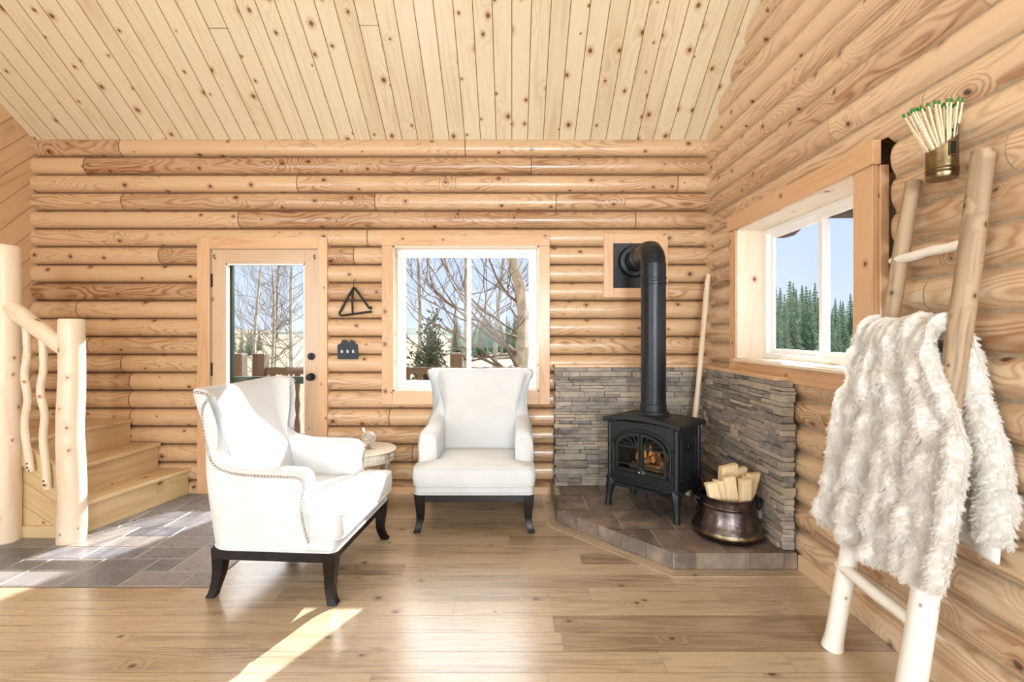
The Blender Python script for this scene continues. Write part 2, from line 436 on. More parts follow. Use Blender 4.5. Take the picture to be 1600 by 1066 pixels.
def log_wall(name, a0, a1, ztop, zmin, zmax, fn, openings, mats, seed, alim=None, rounds=(), clear=(), D=.058, pw=.52, cw=.0045, cp=0.0):
    rng = random.Random(seed); mb = MB()
    ts = [-1, -.93, -.8, -.6, -.35, 0, .35, .6, .8, .93, 1]
    def prof(t): return max(cp, D * (1 - abs(t) ** 2.4) ** pw) if abs(t) < 1 else cp
    zs_open = sorted({z for o in openings for z in o[2:4]})
    k = 0; row_tops = []
    z = ztop
    while z - H < zmax: z += H
    while z > zmin - .001:
        row_tops.append(z); z -= H
    for ri, zt in enumerate(row_tops):
        zb = zt - H; zc = (zt + zb) / 2; hh = H / 2 - cw
        cuts = []; x = a0 + rng.uniform(.4, 3.5)
        while x < a1 - .3:
            cuts.append(x); x += rng.uniform(1.4, 4.2)
        segr = [rng.random() for _ in range(len(cuts) + 1)]
        A = {a0, a1}
        for c in cuts: A.update((c - .0035, c + .0035))
        for o in openings: A.update((o[0], o[1]))
        x = a0
        while x < a1: A.add(round(x, 3)); x += .4
        for (e, sg, L, r0, r1) in rounds:
            for q in (0, .08, .25, .5, .75, 1): A.add(e + sg * L * q)
        A = sorted(q for q in A if a0 <= q <= a1)
        zz = [(zc + t * hh, prof(t), t) for t in ts]
        zz = [(zb, cp, -1.01)] + zz + [(zt, cp, 1.01)]
        ext = []
        for q in zs_open:
            for i in range(len(zz) - 1):
                if zz[i][0] + 1e-4 < q < zz[i + 1][0] - 1e-4:
                    w = (q - zz[i][0]) / (zz[i + 1][0] - zz[i][0])
                    ext.append((q, lerp(zz[i][1], zz[i + 1][1], w), .5 if 0 < i < len(zz) - 2 else 1.005))
        zz = sorted(zz + ext)
        vv = [0]
        for i in range(1, len(zz)): vv.append(vv[-1] + math.hypot(zz[i][0] - zz[i - 1][0], zz[i][1] - zz[i - 1][1]))
        cache = {}
        def vid(ia, iz):
            if (ia, iz) not in cache:
                a = A[ia]; q, p, _ = zz[iz]
                p *= 1 + .10 * noise.noise((a * .7, ri * 3.1, seed))
                for (e, sg, L, r0, r1) in rounds:
                    w = (a - e) * sg / L
                    if zt < r0 + .03 or zb > r1 - .03: continue
                    if 0 <= w <= 1: p *= math.sqrt(max(0, 1 - (1 - w) ** 2))
                cache[(ia, iz)] = mb.vert(fn(a, q, p))
            return cache[(ia, iz)]
        for i in range(len(zz) - 1):
            if zz[i][0] < zmin - 1e-6: continue
            zm = (zz[i][0] + zz[i + 1][0]) / 2
            ch = (zz[i][2] < -1 or zz[i + 1][2] > 1)
            for j in range(len(A) - 1):
                am = (A[j] + A[j + 1]) / 2
                if A[j + 1] - A[j] < 1e-5: continue
                if any(o[0] < am < o[1] and o[2] < zm < o[3] for o in openings): continue
                if alim and not alim(am, zz[i][0]): continue
                sgi = sum(1 for c in cuts if c < am)
                bj = any(abs(am - c) < .0035 for c in cuts)
                mb.face([vid(j, i), vid(j + 1, i), vid(j + 1, i + 1), vid(j, i + 1)],
                        [(A[j], vv[i]), (A[j + 1], vv[i]), (A[j + 1], vv[i + 1]), (A[j], vv[i + 1])], segr[sgi], 1 if (ch or bj) else 0)
    # weather side of the wall
    AA = sorted({a0, a1} | {x for o in clear for x in o[:2]} | {a0 + i * .3 for i in range(int((a1 - a0) / .3))})
    ZZ = sorted({zmin, zmax} | {x for o in clear for x in o[2:4]} | {zmin + .3 * i for i in range(int((zmax - zmin) / .3))})
    for i in range(len(ZZ) - 1):
        for j in range(len(AA) - 1):
            am = (AA[j] + AA[j + 1]) / 2; zm = (ZZ[i] + ZZ[i + 1]) / 2
            if any(o[0] < am < o[1] and o[2] < zm < o[3] for o in clear): continue
            if alim and not alim(am, ZZ[i]): continue
            mb.poly([fn(AA[j], ZZ[i], -.17), fn(AA[j + 1], ZZ[i], -.17), fn(AA[j + 1], ZZ[i + 1], -.17), fn(AA[j], ZZ[i + 1], -.17)],
                    [(AA[j], ZZ[i]), (AA[j + 1], ZZ[i]), (AA[j + 1], ZZ[i + 1]), (AA[j], ZZ[i + 1])], .5)
    # reveals through the thickness
    for o in clear:
        for a in o[:2]:
            mb.poly([fn(a, o[2], .0), fn(a, o[3], .0), fn(a, o[3], -.17), fn(a, o[2], -.17)], [(o[2], 0), (o[3], 0), (o[3], .17), (o[2], .17)], .4)
        for z in o[2:4]:
            mb.poly([fn(o[0], z, .0), fn(o[1], z, .0), fn(o[1], z, -.17), fn(o[0], z, -.17)], [(o[0], 0), (o[1], 0), (o[1], .17), (o[0], .17)], .4)
    o = mb.build(name, mats, smooth=True, sharp=.9, fix=False)
    return struct(o)

# openings: outer edge of the casings, and the clear hole
DO, DC = (-2.571, -1.508, -.2, 2.10), (-2.475, -1.582, -.2, 2.012)
WO, WCL = (-1.063, .309, .734, 2.12), (-.974, .220, .842, 2.03)
VO = (.749, 1.272, 1.608, 2.127)
RO, RC = (2.085, 3.53, 1.03, 2.155), (2.248, 3.435, 1.13, 2.05)

log_wall('wall_back', XL - .25, XG + .1, 2.925, -.02, 2.92, lambda a, z, p: (a, YG - p, z), [DO, WO, VO], [M['log'], M['chink_dark']], 11, clear=[DC, WCL])
log_wall('wall_right', YR - .1, YG + .1, 2.875, -.02, 5.9, lambda a, z, p: (XG - p, a, z), [RO], [M['log_right'], M['chink']], 23,
         alim=lambda a, z: z < zceil(a) + .10, rounds=[(2.085, -1, .055, RO[2], RO[3])], clear=[RC], D=.05, pw=.62, cw=.0055, cp=.008)
RW = [(-3.3, -2.0, .9, 2.5), (-1.5, -.1, .9, 2.5), (.3, 1.3, .9, 2.5)]
log_wall('wall_rear', XL - .1, XG + .1, 2.91, -.02, 2.92, lambda a, z, p: (a, YR - .055 + p, z), RW, [M['log'], M['chink']], 31, clear=RW)

# left gable: diagonal tongue-and-groove boards; a wide glazed opening further back in the room
def board_wall():
    LW = (-3.2, -.4, .6, 2.7)
    bm = bmesh.new()
    outl = [(YR, 0), (YC + .1, 0), (YC + .1, ZE), (RIDGE, zceil(RIDGE)), (YR, ZE)]
    f = bm.faces.new([bm.verts.new((XL, y, z)) for y, z in outl])
    w = .145
    for axis, val in (('y', LW[0]), ('y', LW[1]), ('z', LW[2]), ('z', LW[3])):
        no = (0, 1, 0) if axis == 'y' else (0, 0, 1); co = (0, val, 0) if axis == 'y' else (0, 0, val)
        bmesh.ops.bisect_plane(bm, geom=bm.verts[:] + bm.edges[:] + bm.faces[:], plane_co=co, plane_no=no)
    dv = Vector((0, -1, 1)).normalized()      # across the boards, boards rise towards the back wall
    for k in range(-60, 80):
        for e in (0, .006):
            bmesh.ops.bisect_plane(bm, geom=bm.verts[:] + bm.edges[:] + bm.faces[:], plane_co=dv * (k * w + e), plane_no=dv)
    mb = MB(); rs = random.Random(5); rr = {}
    for f in bm.faces:
        c = f.calc_center_median()
        if LW[0] < c.y < LW[1] and LW[2] < c.z < LW[3]: continue
        d = c.dot(dv); k = math.floor(d / w); g = d - k * w < .006
        r = rr.setdefault(k, rs.random())
        al = Vector((0, 1, 1)).normalized()
        mb.poly([v.co for v in f.verts], [(v.co.dot(al), v.co.dot(dv)) for v in f.verts], r, 1 if g else 0)
    bm.free()
    for y0, y1, z0, z1 in ((YR, LW[0], 0, 2.9), (LW[1], YC + .2, 0, 2.9), (LW[0], LW[1], 0, LW[2]), (LW[0], LW[1], LW[3], 2.9)):
        mb.poly([(XL - .2, y0, z0), (XL - .2, y1, z0), (XL - .2, y1, z1), (XL - .2, y0, z1)], None, .5)
    mb.poly([(XL - .2, YR, 2.9), (XL - .2, YC + .1, 2.9), (XL - .2, RIDGE, zceil(RIDGE))], None, .5)
    struct(mb.build('wall_left', [M['plank_wall'], M['groove']], fix=False))
board_wall()

# ceiling: pine boards running up the pitch, V-grooved
def ceiling():
    mb = MB(); rs = random.Random(8); w = .129
    for sgn, ya, yb in ((1, YC + .16, RIDGE), (-1, YR - .1, RIDGE)):
        x = XL - .06
        while x < XG + .06:
            ys = [ya]; y = ya - sgn * rs.uniform(.8, 3.6)
            while (y - RIDGE) * sgn > .4:
                ys.append(y); y -= sgn * rs.uniform(2.2, 3.9)
            ys.append(yb)
            z = lambda y: ZE + (YC - y) * SL if sgn > 0 else ZE + (y - YR) * SL
            for i in range(len(ys) - 1):
                r = rs.random(); y0, y1 = ys[i], ys[i + 1] + (.003 * sgn if i < len(ys) - 2 else 0)
                prof = [(x + .0, .006), (x + .003, 0), (x + w - .003, 0), (x + w, .006)]
                for j in range(3):
                    (xa, ha), (xb, hb) = prof[j], prof[j + 1]
                    sl = math.hypot(1, SL)
                    mb.poly([(xa, y0, z(y0) + ha), (xb, y0, z(y0) + hb), (xb, y1, z(y1) + hb), (xa, y1, z(y1) + ha)],
                            [(y0 * sl, xa), (y0 * sl, xb), (y1 * sl, xb), (y1 * sl, xa)], r, 0 if j == 1 else 1)
            x += w
        # roof deck above
        z0, z1 = zceil(min(max(ya, YR), YC)), zceil(RIDGE)
        mb.poly([(XL - .4, ya, z0 + .1), (XG + .4, ya, z0 + .1), (XG + .4, RIDGE, z1 + .2), (XL - .4, RIDGE, z1 + .2)], None, .5, 1)
    struct(mb.build('ceiling', [M['ceil'], M['groove']], fix=False))
ceiling()

# floor: oak planks, and a field of slate tile by the door
TX, TY = -1.575, 2.514
def floors():
    mb = MB(); rs = random.Random(3); w = .127
    def planks(y0, n, xa, xb):
        for i in range(n):
            ya = y0 + i * w; yb = min(ya + w, YG + .02)
            if ya > YG: break
            x = xa - rs.uniform(0, 1.2)
            while x < xb:
                L = rs.uniform(.5, 1.9); a, b = max(x, xa), min(x + L, xb); r = rs.random()
                if b - a > .01:
                    g = .0007
                    mb.poly([(a + g, ya + g, 0), (b - g, ya + g, 0), (b - g, yb - g, 0), (a + g, yb - g, 0)], [(a, ya), (b, ya), (b, yb), (a, yb)], r)
                x += L
    n = int((TY - YR) / w) + 1
    planks(TY - n * w, n, XL, XG + .05)
    planks(TY, 13, TX, XG + .05)
    mb.poly([(XL, YR, -.004), (XG + .05, YR, -.004), (XG + .05, YG, -.004), (XL, YG, -.004)], None, .3, 1)
    mb.box(XL - .3, XG + .3, YR - .3, YG + .17, -.16, -.02, mi=1, rnd=.3)
    struct(mb.build('floor', [M['floor'], M['groove']], fix=False))
    mb = MB(); rs = random.Random(14); q = .1555
    nx = int((TX - XL) / q) + 1; ny = 10
    used = set(); g = .0035
    for j in range(ny):
        for i in range(nx):
            if (i, j) in used: continue
            opts = [(2, 2)] * 5 + [(2, 1)] * 5 + [(1, 1)] * 1
            rs.shuffle(opts)
            for (a, b) in opts + [(1, 1)]:
                cells = [(i + p, j + r) for p in range(a) for r in range(b)]
                if all(c not in used and c[0] < nx and c[1] < ny for c in cells): break
            used.update(cells)
            x1 = TX - i * q; x0 = max(TX - (i + a) * q, XL); y0 = TY + j * q; y1 = min(TY + (j + b) * q, YG)
            if y0 > YG - .01: continue
            r = rs.random(); z = .005
            top = [(x0 + g + .003, y0 + g + .003, z), (x1 - g - .003, y0 + g + .003, z), (x1 - g - .003, y1 - g - .003, z), (x0 + g + .003, y1 - g - .003, z)]
            bot = [(x0 + g, y0 + g, .001), (x1 - g, y0 + g, .001), (x1 - g, y1 - g, .001), (x0 + g, y1 - g, .001)]
            mb.poly(top, None, r)
            for k in range(4):
                l = (k + 1) % 4; mb.poly([bot[k], bot[l], top[l], top[k]], None, r)
    mb.poly([(XL, TY, .0025), (TX, TY, .0025), (TX, YG, .0025), (XL, YG, .0025)], None, .5, 1)
    o = struct(mb.build('floor_tile', [M['tile'], M['grout']], fix=False))
floors()

def trim_obj(name, boxes, mat, bevel=.003, parent=None, axis=None):
    mb = MB()
    for b in boxes: mb.box(*b, axis=axis)
    o = mb.build(name, mat, parent, bevel=bevel)
    return o if parent else struct(o)

# baseboards
trim_obj('baseboard_back', [(-1.50, .33, 3.965, 4.03, 0.0, .06)], M['trim'])
trim_obj('baseboard_right', [(1.585, 1.64, YR, 2.70, 0.0, .085)], M['log_right'])

# casings
c0, c1 = YC - .012, YG + .005
trim_obj('trim_1', [(DO[0], DC[0], c0, c1, 0, DO[3]), (DC[1], DO[1], c0, c1, 0, DO[3]), (DC[0], DC[1], c0, c1, DC[3], DO[3])], M['trim'])
trim_obj('trim_2', [(WO[0], WCL[0], c0, c1, WO[2], WO[3] - .09), (WCL[1], WO[1], c0, c1, WO[2], WO[3] - .09),
                    (WO[0], WO[1], c0 - .006, c1, WO[3] - .09, WO[3]), (WCL[0], WCL[1], c0, c1, WO[2], WCL[2])], M['trim'])
d0, d1 = XC - .012, XC + .014
trim_obj('trim_3', [(d0, d1, 2.13, RC[0], RC[2] - .10, RC[3]), (d0, d1, RC[1], 3.53, RC[2] - .10, RC[3]),
                    (XC + .016, XG + .0, 2.12, RC[0] - .006, RC[2] - .09, RC[3]), (d0 - .012, d1, 2.112, 3.55, RC[3], 2.155), (d0, d1, RC[0], RC[1], 1.03, RC[2] - .012)], M['trim'])

# back window: jamb, white vinyl slider
def vinyl_window(name, P, a0, a1, z0, z1, mid, q0, flip=1, dep=.06):
    """P(a, q, z) -> point; a along the wall, q into the wall"""
    root = thing(name, (0, 0, 0), 0, None, None); root['kind'] = 'structure'
    def bx(mb, aa, ab, qa, qb, za, zb):
        p, r = P(aa, qa, za), P(ab, qb, zb)
        mb.box(min(p[0], r[0]), max(p[0], r[0]), min(p[1], r[1]), max(p[1], r[1]), min(p[2], r[2]), max(p[2], r[2]))
    f = .036
    mb = MB()
    bx(mb, a0, a0 + f, q0, q0 + dep, z0, z1); bx(mb, a1 - f, a1, q0, q0 + dep, z0, z1)
    bx(mb, a0 + f, a1 - f, q0, q0 + dep, z0, z0 + f); bx(mb, a0 + f, a1 - f, q0, q0 + dep, z1 - f, z1)
    mb.build('window_frame', M['vinyl'], root, bevel=.003)
    for s0, s1, qq in ((a0 + f, mid + .018, q0 + .008), (mid - .018, a1 - f, q0 + .03)):
        mb = MB(); t = .03
        bx(mb, s0, s0 + t, qq, qq + .022, z0 + f, z1 - f); bx(mb, s1 - t, s1, qq, qq + .022, z0 + f, z1 - f)
        bx(mb, s0 + t, s1 - t, qq, qq + .022, z0 + f, z0 + f + t); bx(mb, s0 + t, s1 - t, qq, qq + .022, z1 - f - t, z1 - f)
        sash = mb.build('sash', M['vinyl'], root, bevel=.002)
        mb = MB(); bx(mb, s0 + t - .005, s1 - t + .005, qq + .009, qq + .014, z0 + f + t - .005, z1 - f - t + .005)
        mb.build('pane', M['glass'], sash)
    return root
def jamb(root, P, a0, a1, z0, z1, q0, q1, mat):
    mb = MB(); t = .012
    for aa, ab, za, zb in ((a0 - .004, a0 + t, z0, z1), (a1 - t, a1 + .004, z0, z1), (a0, a1, z1 - t, z1 + .004), (a0, a1, z0 - .004, z0 + t)):
        p, r = P(aa, q0, za), P(ab, q1, zb)
        mb.box(min(p[0], r[0]), max(p[0], r[0]), min(p[1], r[1]), max(p[1], r[1]), za, zb)
    return mb.build('jamb', mat, root)
PB = lambda a, q, z: (a, YC + q, z)
PR = lambda a, q, z: (XC + q, a, z)
w1 = vinyl_window('window_1', PB, WCL[0] + .012, WCL[1] - .012, WCL[2] + .012, WCL[3] - .012, -.363, .10)
jamb(w1, PB, WCL[0], WCL[1], WCL[2], WCL[3], -.005, .22, M['jamb'])
w2 = vinyl_window('window_2', PR, RC[0] + .012, RC[1] - .012, RC[2] + .012, RC[3] - .012, 2.80, .18)
jamb(w2, PR, RC[0], RC[1], RC[2], RC[3], -.005, .24, M['jamb'])
mb = MB(); mb.box(XC - .03, XC + .18, RC[0] - .01, RC[1] + .01, RC[2] - .012, RC[2] + .006); mb.build('window_sill', M['jamb'], w2, bevel=.003)

# glazed timber door with its green storm door outside
dr = thing('door_1', (0, 0, 0), 0, None, None); dr['kind'] = 'structure'
DX0, DX1 = DC[0] + .006, DC[1] - .006
gx0, gx1, gz0, gz1 = -2.356, -1.705, .27, 1.89
mb = MB(); y0, y1 = 4.0, 4.044
mb.box(DX0, gx0, y0, y1, .02, 2.006); mb.box(gx1, DX1, y0, y1, .02, 2.006)
mb.box(gx0, gx1, y0, y1, gz1, 2.006, axis=0); mb.box(gx0, gx1, y0, y1, .02, gz0, axis=0)
mb.build('door_slab', M['door'], dr, bevel=.003)
mb = MB(); b = .012
for q in ((gx0, gx0 + b, gz0, gz1), (gx1 - b, gx1, gz0, gz1), (gx0, gx1, gz0, gz0 + b), (gx0, gx1, gz1 - b, gz1)):
    mb.box(q[0], q[1], y0 + .006, y1 - .006, q[2], q[3])
mb.build('glazing_bead', M['vinyl'], dr)
mb = MB(); mb.box(gx0, gx1, 4.019, 4.025, gz0, gz1); mb.build('pane', M['glass'], dr)
for z in (.27, 1.02, 1.75):
    mb = MB(); mb.tube([(DC[0] - .004, 3.992, z - .055), (DC[0] - .004, 3.992, z + .055)], .011, 10)
    mb.box(DC[0] - .022, DC[0] + .014, 3.996, 4.002, z - .055, z + .055); mb.build('hinge', M['black'], dr, smooth=True, sharp=.6)
for z, r in ((1.125, .030), (.957, .032)):
    mb = MB(); mb.lathe([(0, -.012), (r, -.012), (r, -.004), (r * .8, 0)], 24, (-1.648, 4.0, z), axis='y')
    if r < .031: mb.box(-1.651, -1.645, 3.976, 3.99, z - .013, z + .013)
    else: mb.lathe([(0, -.066), (.02, -.064), (.029, -.05), (.028, -.036), (.013, -.026), (.012, -.01)], 24, (-1.648, 4.0, z), axis='y')
    mb.build('deadbolt' if r < .031 else 'door_knob', M['black'], dr, smooth=True, sharp=.7)
for x in (-2.44, -1.62):
    mb = MB(); mb.tube([(x, 3.998, 1.925), (x, 3.985, 1.935), (x, 3.975, 1.95), (x + .004, 3.984, 1.96)], .004, 6); mb.build('curtain_hook', M['black'], dr)
# threshold and jambs
mb = MB(); mb.box(DC[0], DC[1], 3.99, 4.21, -.01, .018); mb.build('threshold', M['trim'], dr)
mb = MB()
for q in ((DC[0] - .004, DC[0] + .005), (DC[1] - .005, DC[1] + .004)): mb.box(q[0], q[1], 3.97, 4.21, 0, 2.012)
mb.box(DC[0], DC[1], 3.97, 4.21, 2.007, 2.016)
mb.build('jamb', M['door'], dr)
sd = thing('door_2', (0, 0, 0), 0, None, None); sd['kind'] = 'structure'
mb = MB(); y0, y1 = 4.15, 4.185
mb.box(DC[0], -2.385, y0, y1, .02, 2.01); mb.box(-1.66, DC[1], y0, y1, .02, 2.01)
for za, zb in ((.02, .13), (.885, .945), (1.95, 2.01)): mb.box(-2.385, -1.66, y0, y1, za, zb)
mb.build('storm_door_frame', M['green'], sd, bevel=.003)
for za, zb in ((.13, .885), (.945, 1.95)):
    mb = MB(); mb.box(-2.39, -1.655, 4.165, 4.169, za, zb); mb.build('pane', M['glass'], sd)

# oak border laid round the hearth
mb = MB(); w = .085
P0 = [(.325, 3.97), (.32, 3.365), (.90, 2.705), (1.585, 2.705)]
P1 = [(.325 - w, 3.97), (.32 - w, 3.365 - w * .42), (.90 - w * .42, 2.705 - w), (1.585, 2.705 - w)]
for i in range(3):
    q = [P0[i], P0[i + 1], P1[i + 1], P1[i]]; L = (Vector(P0[i + 1]) - Vector(P0[i])).length
    ids = [mb.vert((x, y, .0025)) for x, y in q]; mb.face(ids, [(0, 0), (L, 0), (L, w), (0, w)], .25 + .2 * i)
    mb.poly([(q[3][0], q[3][1], 0), (q[2][0], q[2][1], 0), (q[2][0], q[2][1], .0025), (q[3][0], q[3][1], .0025)], None, .3)
struct(mb.build('trim_4', M['floor']))
# ------------------------------------------------------------------ staircase
def staircase():
    root = thing('staircase', (-3.0, 3.5, 0), 0, 'pine corner staircase with peeled log newel posts and rail, beside the door', 'staircase')
    off = Vector((-3.0, 3.5, 0))
    def B(mb, name, mat, par=root, **k):
        mb.v = [v - off if par is root else v - off for v in mb.v]
        return mb.build(name, mat, par, **k)
    noses = [((-2.775, 3.17), (-2.62, 3.975), .0, .215), ((-2.90, 3.15), (-2.865, 3.975), .215, .425), ((-3.17, 3.15), (-3.095, 3.975), .425, .62)]
    for (n, f, z0, z1) in noses:
        mb = MB()
        pts = [(n[0] - .025, n[1], z0), (f[0] - .025, f[1], z0), (XL + .01, 3.975, z0), (XL + .01, n[1], z0)]
        mb.prism(pts, (0, 0, z1 - z0 - .03))
        # riser grain runs along the step
        mb.uv = [[(mb.v[i].y, mb.v[i].z) for i in fc] for fc in mb.f]
        B(mb, 'riser', M['step'])
        mb = MB()
        pts = [(n[0], n[1] - .0, z1 - .03), (f[0], f[1], z1 - .03), (XL + .01, 3.975, z1 - .03), (XL + .01, n[1], z1 - .03)]
        mb.prism(pts, (0, 0, .03))
        mb.uv = [[(mb.v[i].y, mb.v[i].x + mb.v[i].z) for i in fc] for fc in mb.f]
        B(mb, 'tread', M['step'], bevel=.008)
    # trim on the near end of the bottom riser
    mb = MB(); mb.box(-2.80, -2.765, 3.135, 3.172, .005, .235); B(mb, 'corner_strip', M['step'], bevel=.002)
    # side panel of slanted boards under a sloping stringer
    mb = MB()
    xa, xb, yy = -3.22, -2.80, 3.13
    w = .13
    bm = bmesh.new()
    bm.faces.new([bm.verts.new(p) for p in ((xa, yy, .03), (xb, yy, .03), (xb, yy, .36), (xa, yy, .60))])
    dv = Vector((.55, 0, .835)).normalized(); al = Vector((.835, 0, -.55)).normalized()
    for k in range(-30, 30):
        for e in (0, .004):
            bmesh.ops.bisect_plane(bm, geom=bm.verts[:] + bm.edges[:] + bm.faces[:], plane_co=dv * (k * w + e), plane_no=dv)
    rs = random.Random(2); rr = {}
    for f in bm.faces:
        c = f.calc_center_median(); d = c.dot(dv); k = math.floor(d / w)
        mb.poly([v.co for v in f.verts], [(v.co.dot(al), v.co.dot(dv)) for v in f.verts], rr.setdefault(k, rs.random()), 1 if d - k * w < .004 else 0)
    bm.free()
    mb.poly([(xa, yy + .02, .03), (xb, yy + .02, .03), (xb, yy + .02, .36), (xa, yy + .02, .60)], None, .5)
    B(mb, 'side_panel', [M['step'], M['groove']])
    mb = MB(); mb.prism([(xa, yy - .022, .52), (xb, yy - .022, .25), (xb, yy - .022, .39), (xa, yy - .022, .66)], (0, .03, 0))
    mb.uv = [[(mb.v[i].x * 1.18, mb.v[i].z + mb.v[i].x * .64) for i in fc] for fc in mb.f]
    B(mb, 'stringer', M['step'], bevel=.002)
    mb = MB(); mb.box(xa, xb, yy - .02, yy + .01, .005, .08); B(mb, 'base_strip', M['step'], bevel=.002)
    def post(x, y, h, r, seed):
        rs = random.Random(seed); mb = MB(); n = 26; pts = []; rad = []
        for i in range(n):
            t = i / (n - 1); z = h * t
            pts.append((x + .010 * noise.noise((t * 3, seed, 0)), y + .008 * noise.noise((t * 3, seed, 5)), z))
            rad.append(r * (1.06 - .12 * t + .05 * noise.noise((t * 7, seed, 9))))
        pts.append((x, y, h + .006)); rad.append(rad[-1] * .88)
        mb.tube(pts, rad, 20, rnd=rs.random())
        return B(mb, 'newel_post', M['peeled'], smooth=True, sharp=.9)
    post(-2.785, 3.075, 1.40, .071, 3)
    post(-3.20, 3.075, 1.865, .072, 8)
    mb = MB(); pts = spline([(-3.18, 3.07, 1.49), (-3.05, 3.062, 1.395), (-2.93, 3.07, 1.30), (-2.80, 3.07, 1.20)], 14)
    mb.tube(pts, [.050, .052, .05, .054, .05, .048, .05, .052, .05, .047, .05, .05, .048, .046], 16, rnd=.4)
    B(mb, 'handrail', M['peeled'], smooth=True, sharp=.9)
    for pts in ([(-3.075, 3.075, 1.40), (-3.06, 3.07, 1.2), (-3.075, 3.068, 1.05), (-3.052, 3.065, .9), (-3.075, 3.068, .75), (-3.062, 3.07, .6), (-3.045, 3.08, .44)],
                [(-2.965, 3.07, 1.31), (-2.955, 3.068, 1.1), (-2.97, 3.062, .95), (-2.945, 3.065, .8), (-2.96, 3.07, .65), (-2.945, 3.07, .5), (-2.94, 3.08, .33)]):
        mb = MB(); p = spline(pts, 22); mb.tube(p, [.021 + .003 * noise.noise((i * .6, pts[0][0], 0)) for i in range(22)], 12, rnd=.6)
        bl = B(mb, 'baluster', M['peeled'], smooth=True, sharp=.9)
        e = Vector(pts[-1])
        mb = MB()
        for dz in (.03, .055):
            mb.ball((e.x - .002, e.y - .024, e.z + dz), .006, 8, 4)
        mb.v = [v - off for v in mb.v]; mb.build('screw_head', M['black'], bl)
staircase()

# ------------------------------------------------------------------ hearth and stone surround
HZ = .092
def hearth():
    root = thing('tiled_hearth', (.97, 3.3, 0), 0, 'raised corner hearth of brown slate tile under the black stove', 'hearth')
    off = Vector((.97, 3.3, 0))
    outl = [(.325, 3.97), (.32, 3.365), (.90, 2.705), (1.585, 2.705), (1.585, 3.97)]
    mb = MB(); mb.prism([(x, y, 0.0) for x, y in [(p[0] + (.004 if i < 2 else 0), p[1] + (.004 if i in (1, 2, 3) else 0)) for i, p in enumerate(outl)]], (0, 0, HZ - .004), rnd=.5)
    mb.v = [v - off for v in mb.v]; mb.build('grout_bed', M['grout'], root)
    # top tiles, running bond, clipped to the outline
    mb = MB(); rs = random.Random(4); tw, th = .33, .325; g = .004
    j = 0; y = 2.705
    while y < 3.97:
        x = .2 + (j % 2) * .165
        while x < 1.6:
            bm = bmesh.new()
            a, b = max(x + g, .30), min(x + tw - g, 1.583); c, d = y + (g if j else 0), min(y + th - g, 3.968)
            if b - a > .02 and d - c > .02:
                bm.faces.new([bm.verts.new(p) for p in ((a, c, HZ), (b, c, HZ), (b, d, HZ), (a, d, HZ))])
                for co, no in (((.325, 3.5, 0), (-1, 0, 0)), ((.32, 3.365, 0), Vector((-(3.365 - 2.705), -(.90 - .32), 0)).normalized())):
                    bmesh.ops.bisect_plane(bm, geom=bm.verts[:] + bm.edges[:] + bm.faces[:], plane_co=co, plane_no=no, clear_outer=True)
                r = rs.random()
                for f in bm.faces: mb.poly([v.co for v in f.verts], None, r)
            bm.free(); x += tw
        y += th; j += 1
    mb.v = [v - off for v in mb.v]; mb.build('top_tile', M['htile'], root, fix=False)
    # edge tiles
    mb = MB()
    for (p, q, n) in ((outl[0], outl[1], 2), (outl[1], outl[2], 5), (outl[2], outl[3], 0)):
        p, q = Vector(p), Vector(q); L = (q - p).length; d = (q - p).normalized(); nn = Vector((d.y, -d.x))
        if nn.dot(Vector((.97, 3.3)) - p) > 0: nn = -nn
        cuts = [0, .125, .42, .61, L] if n == 0 else [i * L / n for i in range(n + 1)]
        for i in range(len(cuts) - 1):
            a = p + d * (cuts[i] + .0025); b = p + d * (cuts[i + 1] - .0025); o = nn * .006
            mb.prism([(a.x, a.y, .004), (b.x, b.y, .004), ((b + o).x, (b + o).y, .004), ((a + o).x, (a + o).y, .004)], (0, 0, HZ - .003), rnd=rs.random())
    mb.v = [v - off for v in mb.v]; mb.build('edge_tile', M['htile'], root, bevel=.002)
hearth()

